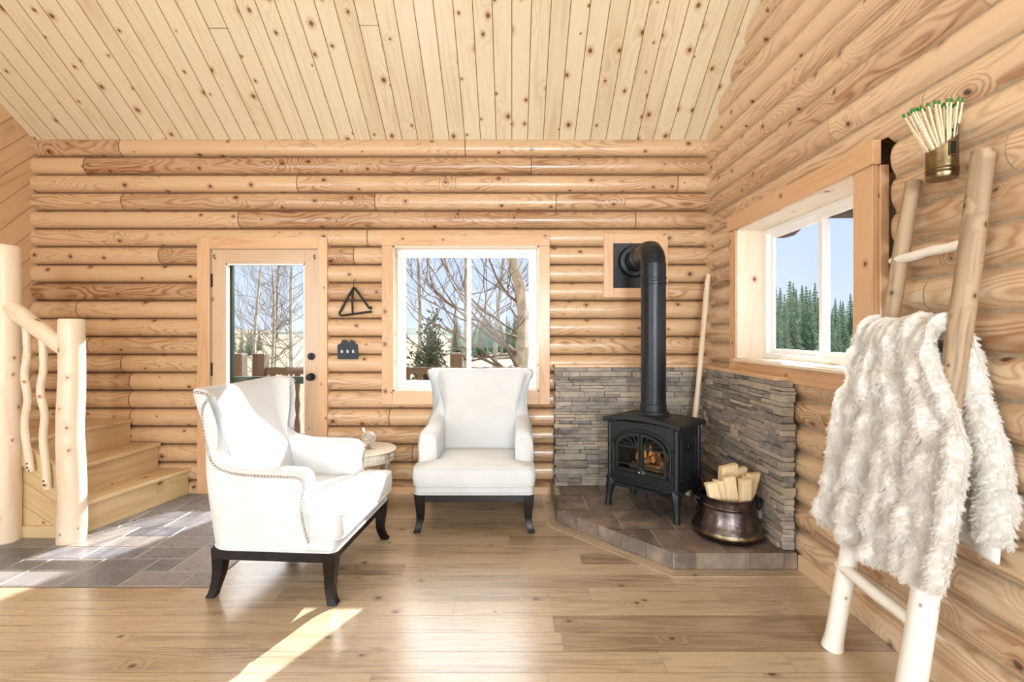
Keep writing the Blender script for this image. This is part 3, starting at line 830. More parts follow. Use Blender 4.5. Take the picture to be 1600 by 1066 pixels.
def surround():
    root = thing('stone_surround', (1.0, 3.9, HZ), 0, 'grey stacked ledger stone surround in the corner behind the stove', 'stone surround')
    off = Vector((1.0, 3.9, HZ))
    top = 1.042; rs = random.Random(21)
    mb = MB()
    mb.box(.345, 1.60, 3.935, 3.975, HZ + .002, top - .01, rnd=.5, mi=1); mb.box(1.545, 1.585, 2.74, 3.95, HZ + .002, top - .01, rnd=.5, mi=1)
    z = HZ + .003
    while z < top - .008:
        h = min(rs.choice((.022, .028, .034, .042, .05)), top - z)
        if top - z - h < .018: h = top - z
        def run(a0, a1, put):
            a = a0 - rs.uniform(0, .1)
            while a < a1:
                L = rs.uniform(.09, .30); p, q = max(a, a0), min(a + L, a1)
                if q - p > .02:
                    if h > .04 and rs.random() < .4:
                        hm = h * rs.uniform(.4, .6); put(p, q, z, z + hm); put(p, q, z + hm, z + h)
                    else: put(p, q, z, z + h)
                a += L
        def pb(p, q, za, zb):
            d = rs.uniform(.0, .03)
            mb.box(p + .0012, q - .0012, 3.905 - d, 3.96, za + .001, zb - .001, rnd=rs.random(), jit=(.002, .006, .0018), rng=rs)
        def pr(p, q, za, zb):
            d = rs.uniform(.0, .03)
            mb.box(1.528 - d, 1.582, p + .0012, q - .0012, za + .001, zb - .001, rnd=rs.random(), jit=(.006, .002, .0018), rng=rs)
        run(.342 + rs.uniform(-.008, .008), 1.56, pb); run(2.72 + rs.uniform(-.012, .012), 3.93, pr)
        z += h
    mb.v = [v - off for v in mb.v]
    mb.build('ledger_stone', [M['stone'], M['stoneback']], root, bevel=.0025)
    mb = MB(); mb.prism([(.345, 3.90, top), (1.50, 3.90, top), (1.50, 2.78, top), (1.58, 2.78, top), (1.58, 3.975, top), (.345, 3.975, top)], (0, 0, .022))
    mb.v = [v - off for v in mb.v]; mb.build('ledge', M['trim'], root, bevel=.002)
surround()

# ------------------------------------------------------------------ gas stove
def stove():
    R = thing('wood_stove', (.994, 3.42, HZ), -PI / 4, 'black cast iron stove with arched glass double doors on the corner hearth', 'stove')
    I = M['iron']
    hw, hd = .255, .165
    zb, zt = .195, .60
    def arch(w, z0, zs, zc, n=16):
        """half-round-headed outline, anticlockwise from bottom left; springing zs, crown zc"""
        pts = [(-w, z0), (w, z0), (w, zs)]
        for i in range(1, n):
            th = PI * i / n
            pts.append((w * COS(th), zs + (zc - zs) * SIN(th)))
        pts.append((-w, zs)); return pts
    # body shell: front plate with the arched opening, sides, back, floor
    def resamp(pts, n):
        L = [0]; P = [Vector((p[0], p[1])) for p in pts] + [Vector((pts[0][0], pts[0][1]))]
        for i in range(1, len(P)): L.append(L[-1] + (P[i] - P[i - 1]).length)
        return P, L
    mb = MB()
    N = 48
    inner = []; aw, a0, as_, ac = .195, .265, .43, .545
    raw = []
    for i in range(10): raw.append((lerp(-aw, aw, i / 10), a0))
    for i in range(8): raw.append((aw, lerp(a0, as_, i / 8)))
    for i in range(21): th = PI * i / 20; raw.append((aw * COS(th), as_ + (ac - as_) * SIN(th)))
    for i in range(1, 8): raw.append((-aw, lerp(as_, a0, i / 8)))
    def outer(p):
        x, z = p; cx, cz = 0, .40
        dx, dz = x - cx, z - cz
        s = 1e9
        if abs(dx) > 1e-6: s = min(s, hw / abs(dx))
        if dz > 1e-6: s = min(s, (zt - cz) / dz)
        if dz < -1e-6: s = min(s, (zb - cz) / dz)
        x2, z2 = cx + dx * s, cz + dz * s
        if z2 > zt - .001: z2 = zt + .028 * (1 - (x2 / hw) ** 2)
        return (x2, z2)
    yf = -hd
    ro = [(outer(p)[0], yf, outer(p)[1]) for p in raw]; ri = [(p[0], yf, p[1]) for p in raw]; rd = [(p[0], yf + .035, p[1]) for p in raw]
    mb.grid([ro, ri, rd], True)
    fl = [(-hw, zt), (-hw * .5, zt + .021), (0, zt + .028), (hw * .5, zt + .021), (hw, zt)]
    mb.poly([(hw, yf, zb), (hw, hd, zb), (hw, hd, zt), (hw, yf, zt)]); mb.poly([(-hw, yf, zb), (-hw, hd, zb), (-hw, hd, zt), (-hw, yf, zt)])
    mb.poly([(-hw, hd, zb), (hw, hd, zb), (hw, hd, zt), (-hw, hd, zt)]); mb.poly([(-hw, yf, zb), (hw, yf, zb), (hw, hd, zb), (-hw, hd, zb)])
    # corner pilasters, base mouldings
    for sx in (-1, 1):
        for sy in (-1, 1):
            mb.tube([(sx * (hw - .004), sy * (hd - .004), zb), (sx * (hw - .004), sy * (hd - .004), zt - .005)], .017, 12)
    for za, zc, ex in ((zb - .012, zb + .01, .018), (zb + .01, zb + .024, .011), (zb + .024, zb + .032, .006), (zt - .012, zt, .008)):
        mb.box(-hw - ex, hw + ex, -hd - ex, hd + ex, za, zc) if za < .5 else None
    # side panels in relief
    for sx in (-1, 1):
        for q in ((-.11, .11, .245, .257), (-.11, .11, .53, .542)):
            mb.box(sx * hw - .004 if sx < 0 else hw - .002, sx * hw + .002 if sx < 0 else hw + .004, q[0], q[1], q[2], q[3])
        for q in (-.11, .104): mb.box(sx * hw - .004 if sx < 0 else hw - .002, sx * hw + .002 if sx < 0 else hw + .004, q, q + .006, .245, .542)
    body = mb.build('body', I, R, smooth=True, sharp=.6, bevel=.002)
    mb = MB(); mb.lathe([(.020, -.002), (.030, .004), (.032, .010), (.026, .016), (.016, .012), (.0, .010)], 20, (hw, .0, .47), axis='x'); mb.build('side_knob', M['iron2'], body, smooth=True)
    # lid: arched front lip, bevelled to a flat raised plate
    mb = MB(); lw, ld = .288, .197; nx = 24
    rows = []
    for (ins, zz, archk) in ((.018, .598, 1), (.0, .600, 1), (-.002, .612, 1), (.0, .624, 1), (.012, .632, 1), (.085, .652, .25), (.095, .655, .2), (.105, .655, .2), (.112, .651, .2)):
        row = []
        w, d = lw - ins, ld - ins
        for i in range(nx + 1): x = lerp(-w, w, i / nx); row.append((x, -d, zz + archk * .028 * (1 - (x / w) ** 2)))
        for i in range(1, 9): row.append((w, lerp(-d, d, i / 8), zz))
        for i in range(1, nx + 1): x = lerp(w, -w, i / nx); row.append((x, d, zz + archk * .0))
        for i in range(1, 8): row.append((-w, lerp(d, -d, i / 8), zz))
        rows.append(row)
    ids = mb.grid(rows, True)
    mb.face(ids[-1]); mb.face(ids[0][::-1])
    lid = mb.build('top_plate', I, R, smooth=True, sharp=.5)
    mb = MB()
    for i in range(6):
        xa = lerp(-.20, .20, i / 6) + .004; xb = lerp(-.20, .20, (i + 1) / 6) - .004; zz = zt - .010
        f = lambda x: zz + .024 * (1 - (x / hw) ** 2)
        mb.prism([(xa, -hd - .006, f(xa)), (xb, -hd - .006, f(xb)), (xb, -hd - .006, f(xb) + .010), (xa, -hd - .006, f(xa) + .010)], (0, .01, 0))
    mb.build('vent_slot', M['firebox'], R)
    # raised moulding round the opening
    def bar(mb, pts, r, closed=False):
        mb.tube([Vector(p) for p in (list(pts) + [pts[0]] if closed else pts)], r, 8, caps=not closed)
    mb = MB()
    mo = [(p[0] * 1.10, yf - .004, (p[1] - .40) * 1.10 + .404) for p in raw]
    bar(mb, mo, .008, True); mb.build('door_surround', I, R, smooth=True)
    # two arched leaves with sunburst bars
    for sx in (-1, 1):
        g = .003
        half = [(g, a0 + .004), (aw - .002, a0 + .004)] + [(aw - .002, lerp(a0, as_, i / 6)) for i in range(1, 7)]
        for i in range(1, 13):
            th = PI / 2 * i / 12; half.append((max(g, (aw - .002) * COS(th)), as_ + (ac - as_ - .002) * SIN(th)))
        P3 = [(sx * x, yf - .010, z) for x, z in half]
        mb = MB()
        fw = .020
        # frame as an outer and inner outline
        c = Vector((.095, .40))
        inn = []
        for x, z in half:
            xi = max(g + fw * .8, min(x, aw - .002 - fw)) if x < aw * .98 else aw - .002 - fw
            v = Vector((x, z)) - Vector((.0, as_))
            if z > as_: 
                L = v.length; v = v * ((L - fw) / L); xi, zi = max(v.x, g + fw * .8), as_ + v.y
            else: zi = max(z, a0 + .004 + fw)
            inn.append((xi, zi))
        ro = [(sx * x, yf - .004, z) for x, z in half]; rof = [(sx * x, yf - .016, z) for x, z in half]
        rif = [(sx * x, yf - .016, z) for x, z in inn]; rib = [(sx * x, yf + .004, z) for x, z in inn]
        mb.grid([ro, rof, rif, rib, ro], True)
        for z in (as_ + .010, a0 + .055): mb.box(min(sx * .01, sx * (aw - .012)), max(sx * .01, sx * (aw - .012)), yf - .012, yf - .002, z - .005, z + .005)
        for k in (1, 2, 3):
            th = PI / 2 * k / 4 + .06
            e = (aw - .012) * COS(th), (ac - as_ - .012) * SIN(th)
            bar(mb, [(sx * .018, yf - .008, as_ + .012), (sx * (e[0] * .9 + .004), yf - .008, as_ + e[1] * .95)], .0048)
        leaf = mb.build('door', I, R, smooth=True, sharp=.6)
        mb = MB(); mb.poly([(sx * x, yf - .004, z) for x, z in inn]); mb.build('pane', M['stoveglass'], leaf)
        for z in (.30, .44):
            mb = MB(); mb.tube([(sx * (aw + .024), yf - .014, z - .017), (sx * (aw + .024), yf - .014, z + .017)], .008, 10)
            mb.box(min(sx * aw, sx * (aw + .024)), max(sx * aw, sx * (aw + .024)), yf - .016, yf - .006, z - .006, z + .006)
            mb.box(min(sx * (aw + .02), sx * (aw + .045)), max(sx * (aw + .02), sx * (aw + .045)), yf - .012, yf, z - .012, z + .012)
            mb.build('hinge', I, leaf, smooth=True, sharp=.6)
    mb = MB(); mb.lathe([(.0, -.034), (.008, -.032), (.010, -.026), (.006, -.018), (.005, -.010)], 14, (0, yf - .002, a0 + .016), axis='y'); mb.build('knob', M['brass'], R, smooth=True)
    mb = MB(); mb.lathe([(.0, -.022), (.040, -.020), (.044, -.012), (.044, -.008)], 22, (.0, yf, a0 + .004), axis='y'); mb.v = [Vector((v.x, v.y, max(v.z, a0 + .004))) for v in mb.v]; mb.build('knob_plate', I, R, smooth=True)
    # firebox
    mb = MB(); x, y, z0, z1 = .215, hd - .03, a0 - .02, ac + .02
    for q in ([(-x, y, z0), (x, y, z0), (x, y, z1), (-x, y, z1)], [(-x, yf + .03, z0), (-x, y, z0), (-x, y, z1), (-x, yf + .03, z1)], [(x, yf + .03, z0), (x, y, z0), (x, y, z1), (x, yf + .03, z1)],
              [(-x, yf + .03, z0), (x, yf + .03, z0), (x, y, z0), (-x, y, z0)], [(-x, yf + .03, z1), (x, yf + .03, z1), (x, y, z1), (-x, y, z1)]): mb.poly(q)
    mb.build('firebox', M['firebox'], R)
    # ash lip
    mb = MB(); mb.prism([(-.17, -hd - .075, .172), (.17, -hd - .075, .172), (.205, -hd + .01, .172), (-.205, -hd + .01, .172)], (0, 0, .014)); mb.box(-.165, .165, -hd - .072, -hd - .06, .186, .192)
    mb.build('ash_lip', I, R, bevel=.003)
    for sx in (-1, 1):
        for sy in (-1, 1):
            mb = MB()
            c = spline([(sx * (hw - .02), sy * (hd - .02), .19), (sx * (hw - .008), sy * (hd - .008), .14), (sx * (hw + .0), sy * (hd + .0), .08), (sx * (hw + .004), sy * (hd + .004), .03), (sx * (hw + .004), sy * (hd + .004), 0.0)], 9)
            mb.tube(c, [.044, .043, .037, .030, .025, .022, .021, .024, .025], 8, up=(1, 1, 0)); mb.build('leg', I, R, smooth=True, sharp=.7)
    mb = MB(); mb.box(-.20, .20, -.12, .12, .13, .19); mb.build('valve_box', M['firebox'], R)
    mb = MB(); mb.tube(spline([(.02, -.13, .15), (.06, -.16, .07), (.13, -.17, .025), (.20, -.13, .05), (.19, -.10, .14)], 20), .0045, 8); mb.build('gas_line', M['iron2'], R, smooth=True)
    # burner logs, and small flames added for an orange glow
    rs = random.Random(6)
    for k, (x, y, z, L, rz, ry, lab) in enumerate(((.02, .055, .30, .30, .08, .02, 'rearmost burnt ceramic log inside the stove behind the glass doors'),
                                              (-.05, -.02, .315, .20, .35, .45, 'burnt ceramic log slanting up behind the left stove door'),
                                              (.085, -.03, .325, .22, -.5, -.55, 'tan ceramic log leaning up behind the right stove door'),
                                              (.0, -.075, .295, .26, -.04, .05, 'front ceramic log lying low across the stove floor'))):
        mb = MB(); n = 12
        d = Vector((COS(rz) * COS(ry), SIN(rz) * COS(ry), SIN(ry)))
        pts = [d * (L * (i / (n - 1) - .5)) for i in range(n)]
        mb.tube(pts, [.024 + .008 * noise.noise((i * .9, k * 5, 0)) for i in range(n)], 9, jit=.18, rng=rs)
        o = mb.build('ceramic_log', M['ember'], None, smooth=True)
        o.location = R.matrix_basis @ Vector((x, y, z)) if False else (Matrix.Translation((.994, 3.42, HZ)) @ Matrix.Rotation(-PI / 4, 4, 'Z')) @ Vector((x, y, z))
        o.rotation_euler = (0, 0, -PI / 4)
        tag(o, lab, 'log', 'ceramic logs inside the stove')
    mb = MB()
    for k in range(7):
        x = -.11 + k * .04; h = rs.uniform(.06, .13)
        mb.lathe([(.004, 0), (.014, h * .25), (.011, h * .55), (.001, h)], 7, (x, -.01 + rs.uniform(-.02, .03), .315))
    mb.build('fire', M['flame'], R, smooth=True)
stove()

def flue():
    R = thing('stove_pipe', (.994, 3.42, 0), 0, 'tall black stovepipe rising from the stove and elbowing into the log wall', 'stovepipe')
    r = .086; zb = HZ + .645
    mb = MB(); mb.lathe([(r, zb + .03), (r, 1.66)], 40); mb.build('vertical_pipe', M['pipe'], R, smooth=True, sharp=.6)
    mb = MB(); mb.lathe([(r + .034, zb), (r + .034, zb + .012), (r + .022, zb + .018), (r + .018, zb + .032), (r + .004, zb + .036), (r + .004, zb + .085), (r, zb + .088)], 40); mb.build('collar', M['iron'], R, smooth=True, sharp=.6)
    mb = MB(); mb.lathe([(r, 1.652), (r + .005, 1.655), (r + .005, 1.674), (r + .0015, 1.677), (r + .0015, 1.692), (r + .005, 1.694), (r + .005, 1.706), (r + .001, 1.708), (r + .001, 1.80)], 40); mb.build('seam_ring', M['pipe'], R, smooth=True, sharp=.6)
    # elbow: segmented bend from +z to +y
    mb = MB(); rows = []; zc, rad = 1.785, .115
    for k in range(5):
        th = PI / 2 * k / 4
        cy = rad - rad * COS(th); cz = zc + rad * SIN(th)
        d = Vector((0, SIN(th), COS(th))); a = Vector((1, 0, 0)); b = d.cross(a)
        rows.append([Vector((0, cy, cz)) + a * r * COS(2 * PI * j / 40) + b * r * SIN(2 * PI * j / 40) for j in range(40)])
    mb.grid(rows, True); mb.build('elbow', M['pipe'], R, smooth=True, sharp=.35)
    mb = MB(); mb.lathe([(r - .004, rad - .01), (r - .004, .30), (r + .004, .302), (r + .004, .325), (r - .004, .327), (r - .004, .545)], 40, (0, 0, zc + rad), axis='y'); mb.build('horizontal_pipe', M['pipe'], R, smooth=True, sharp=.6)
    mb = MB(); mb.lathe([(r, .50), (r + .03, .502), (r + .045, .53), (r + .045, .541)], 40, (0, 0, zc + rad), axis='y'); mb.build('wall_collar', M['pipe'], R, smooth=True, sharp=.6)
    P = thing('wall_thimble', (1.01, 4.0, 1.87), 0, 'square black vent plate in a pine frame where the stovepipe meets the wall', 'vent plate')
    mb = MB(); mb.box(.825 - 1.01, 1.20 - 1.01, -.036, -.02, 1.685 - 1.87, 2.05 - 1.87)
    for x in (-.165, .17):
        for z in (-.165, .16): mb.ball((x, -.037, z), .006, 8, 4)
    mb.build('plate', M['iron2'], P, bevel=.002)
    mb = MB()
    for q in ((VO[0], .83, VO[2], VO[3]), (1.195, VO[1], VO[2], VO[3]), (.83, 1.195, 2.045, VO[3]), (.83, 1.195, VO[2], 1.69)):
        mb.box(q[0] - 1.01, q[1] - 1.01, -.034, .04, q[2] - 1.87, q[3] - 1.87)
    mb.build('wood_frame', M['trim'], P, bevel=.003)
flue()

# ------------------------------------------------------------------ copper pot and kindling
PX, PY = 1.308, 2.955
def pot():
    R = thing('copper_pot', (PX, PY, HZ), .2, 'flared aged copper cauldron holding split firewood on the hearth', 'pot')
    pr = [(.0, .0), (.165, .0), (.182, .006), (.199, .024), (.203, .045), (.198, .062), (.186, .085), (.172, .12), (.163, .155), (.159, .18), (.1585, .19), (.163, .194), (.163, .199), (.158, .203), (.159, .225), (.163, .245), (.166, .25), (.163, .252), (.156, .246), (.154, .20), (.160, .14), (.185, .06), (.17, .02), (.0, .012)]
    mb = MB(); mb.lathe(pr, 56); mb.build('body', M['copper'], R, smooth=True, sharp=.9)
    mb = MB(); mb.lathe([(.2035, .040), (.2045, .046), (.2005, .060)], 56); mb.build('brass_band', M['agedbrass'], R, smooth=True)
    for a in (0, PI):
        mb = MB(); c, s = COS(a - .35), SIN(a - .35)
        P = lambda r, t, z: (r * c - t * s, r * s + t * c, z)
        mb.tube([P(.164, -.02, .215), P(.180, -.018, .222), P(.184, 0, .226), P(.180, .018, .222), P(.164, .02, .215)], .007, 8)
        ring = [P(.184 + .012 * SIN(2 * PI * i / 20), .030 * COS(2 * PI * i / 20), .196 + .030 * SIN(2 * PI * i / 20)) for i in range(21)]
        mb.tube(ring, .005, 8, caps=False)
        mb.build('ring_handle', M['black'], R, smooth=True)
pot()
def firewood():
    rs = random.Random(12)
    # (top x, top y, top z, width, depth, lean dx, dy, label)
    L = [(-.115, -.06, .335, .052, .030, .040, .0, 'split firewood stick at the left edge of the copper pot'),
         (-.068, -.05, .345, .046, .034, .045, .01, 'split firewood stick second from the left in the copper pot'),
         (-.022, -.065, .372, .058, .032, .050, .0, 'wide split firewood stick left of centre, front row in the copper pot'),
         (.052, -.085, .365, .046, .046, .018, -.005, 'bright square firewood stick standing upright at front centre of the copper pot'),
         (.088, -.040, .368, .038, .040, .020, .0, 'narrow firewood stick just behind the bright upright one in the copper pot'),
         (.118, -.050, .388, .056, .034, -.060, .0, 'firewood stick leaning to the right at the right edge of the copper pot'),
         (.020, .030, .412, .085, .040, .0, .02, 'broad firewood piece standing tallest at the back of the copper pot'),
         (.088, .035, .395, .055, .038, -.012, .02, 'firewood stick at the back right of the copper pot'),
         (.010, -.012, .372, .030, .030, .02, .0, 'thin firewood sliver in shade between the front and back rows of the copper pot')]
    for (x, y, z, w, d, lx, ly, lab) in L:
        x *= 1.12; y *= 1.12; w *= 1.15; d *= 1.15
        mb = MB(); bx, by = x * .75 + lx, y * .75 + ly; zb = .03
        j = lambda s: rs.uniform(-s, s)
        q = [(-w / 2 + j(.004), -d / 2 + j(.004)), (w / 2 + j(.004), -d / 2 + j(.004)), (w / 2 + j(.006), d / 2 + j(.004)), (-w / 2 + j(.006), d / 2 + j(.004))]
        tilt = rs.uniform(-.012, .012); r = rs.random()
        n = 6; rows = []; uv = []
        for i in range(n):
            t = i / (n - 1)
            rows.append([(lerp(bx, x, t) + a + j(.0012), lerp(by, y, t) + b + j(.0012), lerp(zb, z, t) + (tilt * a / w * 2 if i == n - 1 else 0)) for a, b in q])
            uv.append([(lerp(zb, z, t), k * .06) for k in range(5)])
        ids = mb.grid(rows, True, r, 0, uv)
        mb.face(ids[0][::-1], None, r); mb.face(ids[-1], [(a[0] * .1, a[1]) for a in q], r)
        mb.v = [v - Vector((bx, by, zb)) for v in mb.v]
        o = mb.build('firewood_stick', M['firewood'], None, bevel=.0015)
        o.location = (PX + bx, PY + by, HZ + zb)
        tag(o, lab, 'firewood', 'split firewood in the copper pot')
firewood()

# walking pole in the corner
mb = MB(); n = 24
pts = spline([(0, 0, 0), (.055, .05, .42), (.12, .10, .85), (.175, .15, 1.25), (.225, .195, 1.62), (.24, .205, 1.69)], n)
mb.tube(pts, [.020 + .0035 * noise.noise((i * .5, 2, 0)) + (.002 if i > 18 else 0) for i in range(n - 1)] + [.017], 12, rnd=.3)
o = mb.build('wooden_pole', M['peeled'], None, smooth=True, sharp=.9); o.location = (1.325, 3.665, HZ + .002)
tag(o, 'slender peeled wooden pole leaning in the corner behind the stove', 'pole')
# ------------------------------------------------------------------ wingback armchairs
def interp(tab, z):
    for i in range(len(tab) - 1):
        if z <= tab[i + 1][0]:
            w = max(0, (z - tab[i][0]) / (tab[i + 1][0] - tab[i][0])); w = w * w * (3 - 2 * w)
            return lerp(tab[i][1], tab[i + 1][1], w)
    return tab[-1][1]
HWT = [(.25, .392), (.5, .397), (.62, .392), (.76, .366), (.86, .374), (1.0, .408), (1.1, .412)]
def chair_p(s, z, off=0.0):
    hw = interp(HWT, z); yb = .298 + .110 * (z - .25) / .78; r = .125
    sg = 1 if s >= 0 else -1; s = abs(s)
    L1 = hw - r; arc = PI * r / 2
    if s < L1: x, y, nx, ny = s, yb, 0, -1
    elif s < L1 + arc:
        a = (s - L1) / r; x, y, nx, ny = L1 + r * SIN(a), yb - r + r * COS(a), -SIN(a), -COS(a)
    else: x, y, nx, ny = hw, yb - r - (s - L1 - arc), -1, 0
    # the back bellies a little
    y -= 0
    return Vector((sg * (x + nx * off), y + ny * off, z))
BND = [(.862, .30), (.852, .38), (.866, .47), (.888, .54), (.885, .578), (.86, .597), (.78, .60), (.65, .602), (.545, .612), (.455, .645), (.39, .705), (.36, .78), (.372, .86), (.425, .93), (.487, .98), (.495, .998), (.475, 1.011), (.41, 1.016), (.25, 1.012), (0, 1.008)]
def make_chair():
    R = thing('wingback_armchair', (0, 0, 0), 0, 'x', 'armchair', 'white wingback armchairs')
    F = M['fabric']
    b = spline([(s, z, 0) for s, z in BND], 72); b = [(max(0, p.x), p.y) for p in b]; b[-1] = (0, b[-1][1])
    wts = [0]
    for i in range(1, len(b)): wts.append(wts[-1] + abs(b[i][0] - b[i - 1][0]) + .12 * abs(b[i][1] - b[i - 1][1]))
    K = 12
    def col(i, sg):
        s, z = b[i]; sb = b[0][0] * (1 - wts[i] / wts[-1])
        th = lambda zz: lerp(.125, .058, sstep(.56, .88, zz))
        outer = []; inner = []
        for k in range(K + 1):
            t = k / K; ss = lerp(sb, s, t); zz = lerp(.252, z, t); zi = lerp(.31, z, t)
            outer.append(chair_p(sg * ss if ss > 0 else 0, zz)); 
            belly = .018 * SIN(PI * t) * (1 - sstep(.1, .5, ss))
            inner.append(chair_p(sg * ss if ss > 0 else 0, zi, th(zi) + belly))
        o, n = outer[-1], inner[-1]; h = (o - n) / 2; c = (o + n) / 2
        d = (outer[-1] - outer[-3]).normalized() + (inner[-1] - inner[-3]).normalized(); d.normalize()
        if i < 10:   # arm front: push forward
            d = (d * (i / 10) + Vector((0, -1, 0)) * (1 - i / 10)).normalized()
        edge = [c + h * COS(q) + d * h.length * .78 * SIN(q) for q in (PI * .17, PI * .33, PI * .5, PI * .67, PI * .83)]
        return outer + edge + inner[::-1]
    n = len(b)
    cols = [col(i, 1) for i in range(n)] + [col(i, -1) for i in range(n - 2, -1, -1)]
    mb = MB(); ids = mb.grid(cols)
    mb.face(ids[0]); mb.face(ids[-1][::-1])
    o = mb.build('upholstered_shell', F, R, smooth=True, sharp=1.2)
    sub = o.modifiers.new('sub', 'SUBSURF'); sub.levels = 1; sub.render_levels = 1
    # nailheads along the outer edge of arms and wings
    for sg in (1, -1):
        mb = MB(); path = []
        for i in range(n):
            s, z = b[i]
            if z > 1.005 and s < .41: break
            p = chair_p(sg * s, z); q = chair_p(sg * s, z, .05); nrm = (p - q).normalized()
            c = Vector(cols[i][K + 1]) if sg > 0 else Vector(cols[len(cols) - 1 - i][K + 1])
            path.append(c.lerp(p, .5) + nrm * .004)
        path = spline(path, 76)
        for p in path: mb.ball(p, .0072, 8, 4)
        mb.build('nailhead_trim', M['nail'], R, smooth=True)
    # padded seat rail
    def rrect(x0, x1, y0, y1, r, n=5):
        pts = []
        for cx, cy, a0 in ((x1 - r, y1 - r, 0), (x0 + r, y1 - r, PI / 2), (x0 + r, y0 + r, PI), (x1 - r, y0 + r, 1.5 * PI)):
            for i in range(n + 1): a = a0 + PI / 2 * i / n; pts.append((cx + r * COS(a), cy + r * SIN(a)))
        return pts
    def RR(ins):
        a = rrect(-.390 + ins, .390 - ins, -.362 + ins, .288 - ins, .115); f = rrect(-.390 + ins, .390 - ins, -.362 + ins, .288 - ins, .035)
        return a[:12] + f[12:]
    mb = MB(); rows = []
    for ins, z in ((.012, .248), (.0, .254), (-.003, .28), (.0, .306), (.012, .313)):
        rows.append([(x, y, z) for x, y in RR(ins)])
    ids = mb.grid(rows, True); mb.face(ids[0][::-1]); mb.face(ids[-1])
    sr = mb.build('seat_rail', F, R, smooth=True, sharp=1.0)
    mb = MB(); mb.tube([(x, y, .253) for x, y in RR(-.004)] + [(.394, .177, .253)], .0055, 6, caps=False); mb.build('piping', F, sr, smooth=True)
    # T-shaped seat cushion
    T = []
    def rc(x, y, r, a0, a1, n=5):
        for i in range(n + 1): a = lerp(a0, a1, i / n); T.append((x + r * COS(a), y + r * SIN(a)))
    W, w, yf, ye, yk = .402, .268, -.398, -.228, .165; r = .045
    rc(W - r, yf + r, r, -PI / 2, 0); rc(W - .025, ye - .025, .025, 0, PI / 2); T.append((w + .02, ye)); T.append((w, ye + .02))
    for i in range(1, 6): T.append((w, lerp(ye + .02, yk - r, i / 6)))
    rc(w - r, yk - r, r, 0, PI / 2)
    half = list(T); T = half + [(-x, y) for x, y in half[::-1]]
    C = (0, -.24)
    mb = MB(); rows = []
    def ring(f, z, crown=0):
        row = []
        for x, y in T:
            px, py = C[0] + (x - C[0]) * f, C[1] + (y - C[1]) * f
            zz = z
            if crown: zz += crown * (1 - f * f) + .004 * noise.noise((px * 7, py * 7, 3))
            row.append((px, py, zz))
        return row
    for f, z in ((.80, .314), (.95, .314), (.982, .318), (1.0, .335), (1.012, .365), (1.008, .395), (.995, .418), (.978, .428)): rows.append(ring(f, z))
    for f in (.94, .86, .74, .6, .42, .22, .05): rows.append(ring(f, .430, .036))
    ids = mb.grid(rows, True); mb.face(ids[-1]); mb.face(ids[0][::-1])
    cu = mb.build('seat_cushion', F, R, smooth=True, sharp=1.4)
    for f, z, nm in ((.988, .427, 'top'), (.986, .317, 'bottom')):
        mb = MB(); row = ring(f, z); mb.tube(row + [row[0]], .0048, 6, caps=False); mb.build('piping', F, cu, smooth=True)
    # dark timber apron and sabre legs
    mb = MB(); D = M['darkwood']
    mb.box(-.35, .35, -.352, -.33, .198, .25); mb.box(-.35, .35, .262, .284, .198, .25)
    mb.box(-.388, -.366, -.33, .262, .198, .25); mb.box(.366, .388, -.33, .262, .198, .25)
    mb.build('apron', D, R, bevel=.003)
    for sx in (-1, 1):
        for fr in (1, -1):
            mb = MB(); sy = -1 if fr > 0 else 1
            x0, y0 = sx * (.362 if fr > 0 else .348), (-.332 if fr > 0 else .238)
            if fr > 0: c = [(0, 0, .25), (0, 0, .20), (-.004, .002, .13), (-.002, .004, .07), (.010, -.010, .02), (.016, -.020, 0)]
            else: c = [(0, 0, .25), (0, .002, .20), (-.002, .008, .13), (0, .020, .07), (.004, .036, .02), (.005, .044, 0)]
            P = spline([(x0 + sx * a, y0 + bb, z) for a, bb, z in c], 14)
            rows = []
            for i, p in enumerate(P):
                h = lerp(.034, .021, min(1, (.25 - p.z) / .2)) + (.003 if p.z < .012 else 0)
                rows.append([(p.x - h, p.y - h, p.z), (p.x + h, p.y - h, p.z), (p.x + h, p.y + h, p.z), (p.x - h, p.y + h, p.z)])
            ids = mb.grid(rows, True); mb.face(ids[0]); mb.face(ids[-1][::-1])
            mb.build('leg', D, R, smooth=True, sharp=.7, bevel=.003)
    return R
ch = make_chair()
ch.location = (-.25, 3.565, 0)
ch['label'] = 'white wingback armchair facing the camera in front of the back window'
c2 = copy_tree(ch); c2.location = (-1.188, 2.757, .0); c2.rotation_euler = (0, 0, math.radians(86))
c2['label'] = 'sunlit white wingback armchair seen side-on, turned to the right in front of the glazed door'
# the side-on chair's far-left foot stands on tile 5 mm proud of the oak
for o in (ch, c2): o.location.z = .0005
c2.location.z = .004

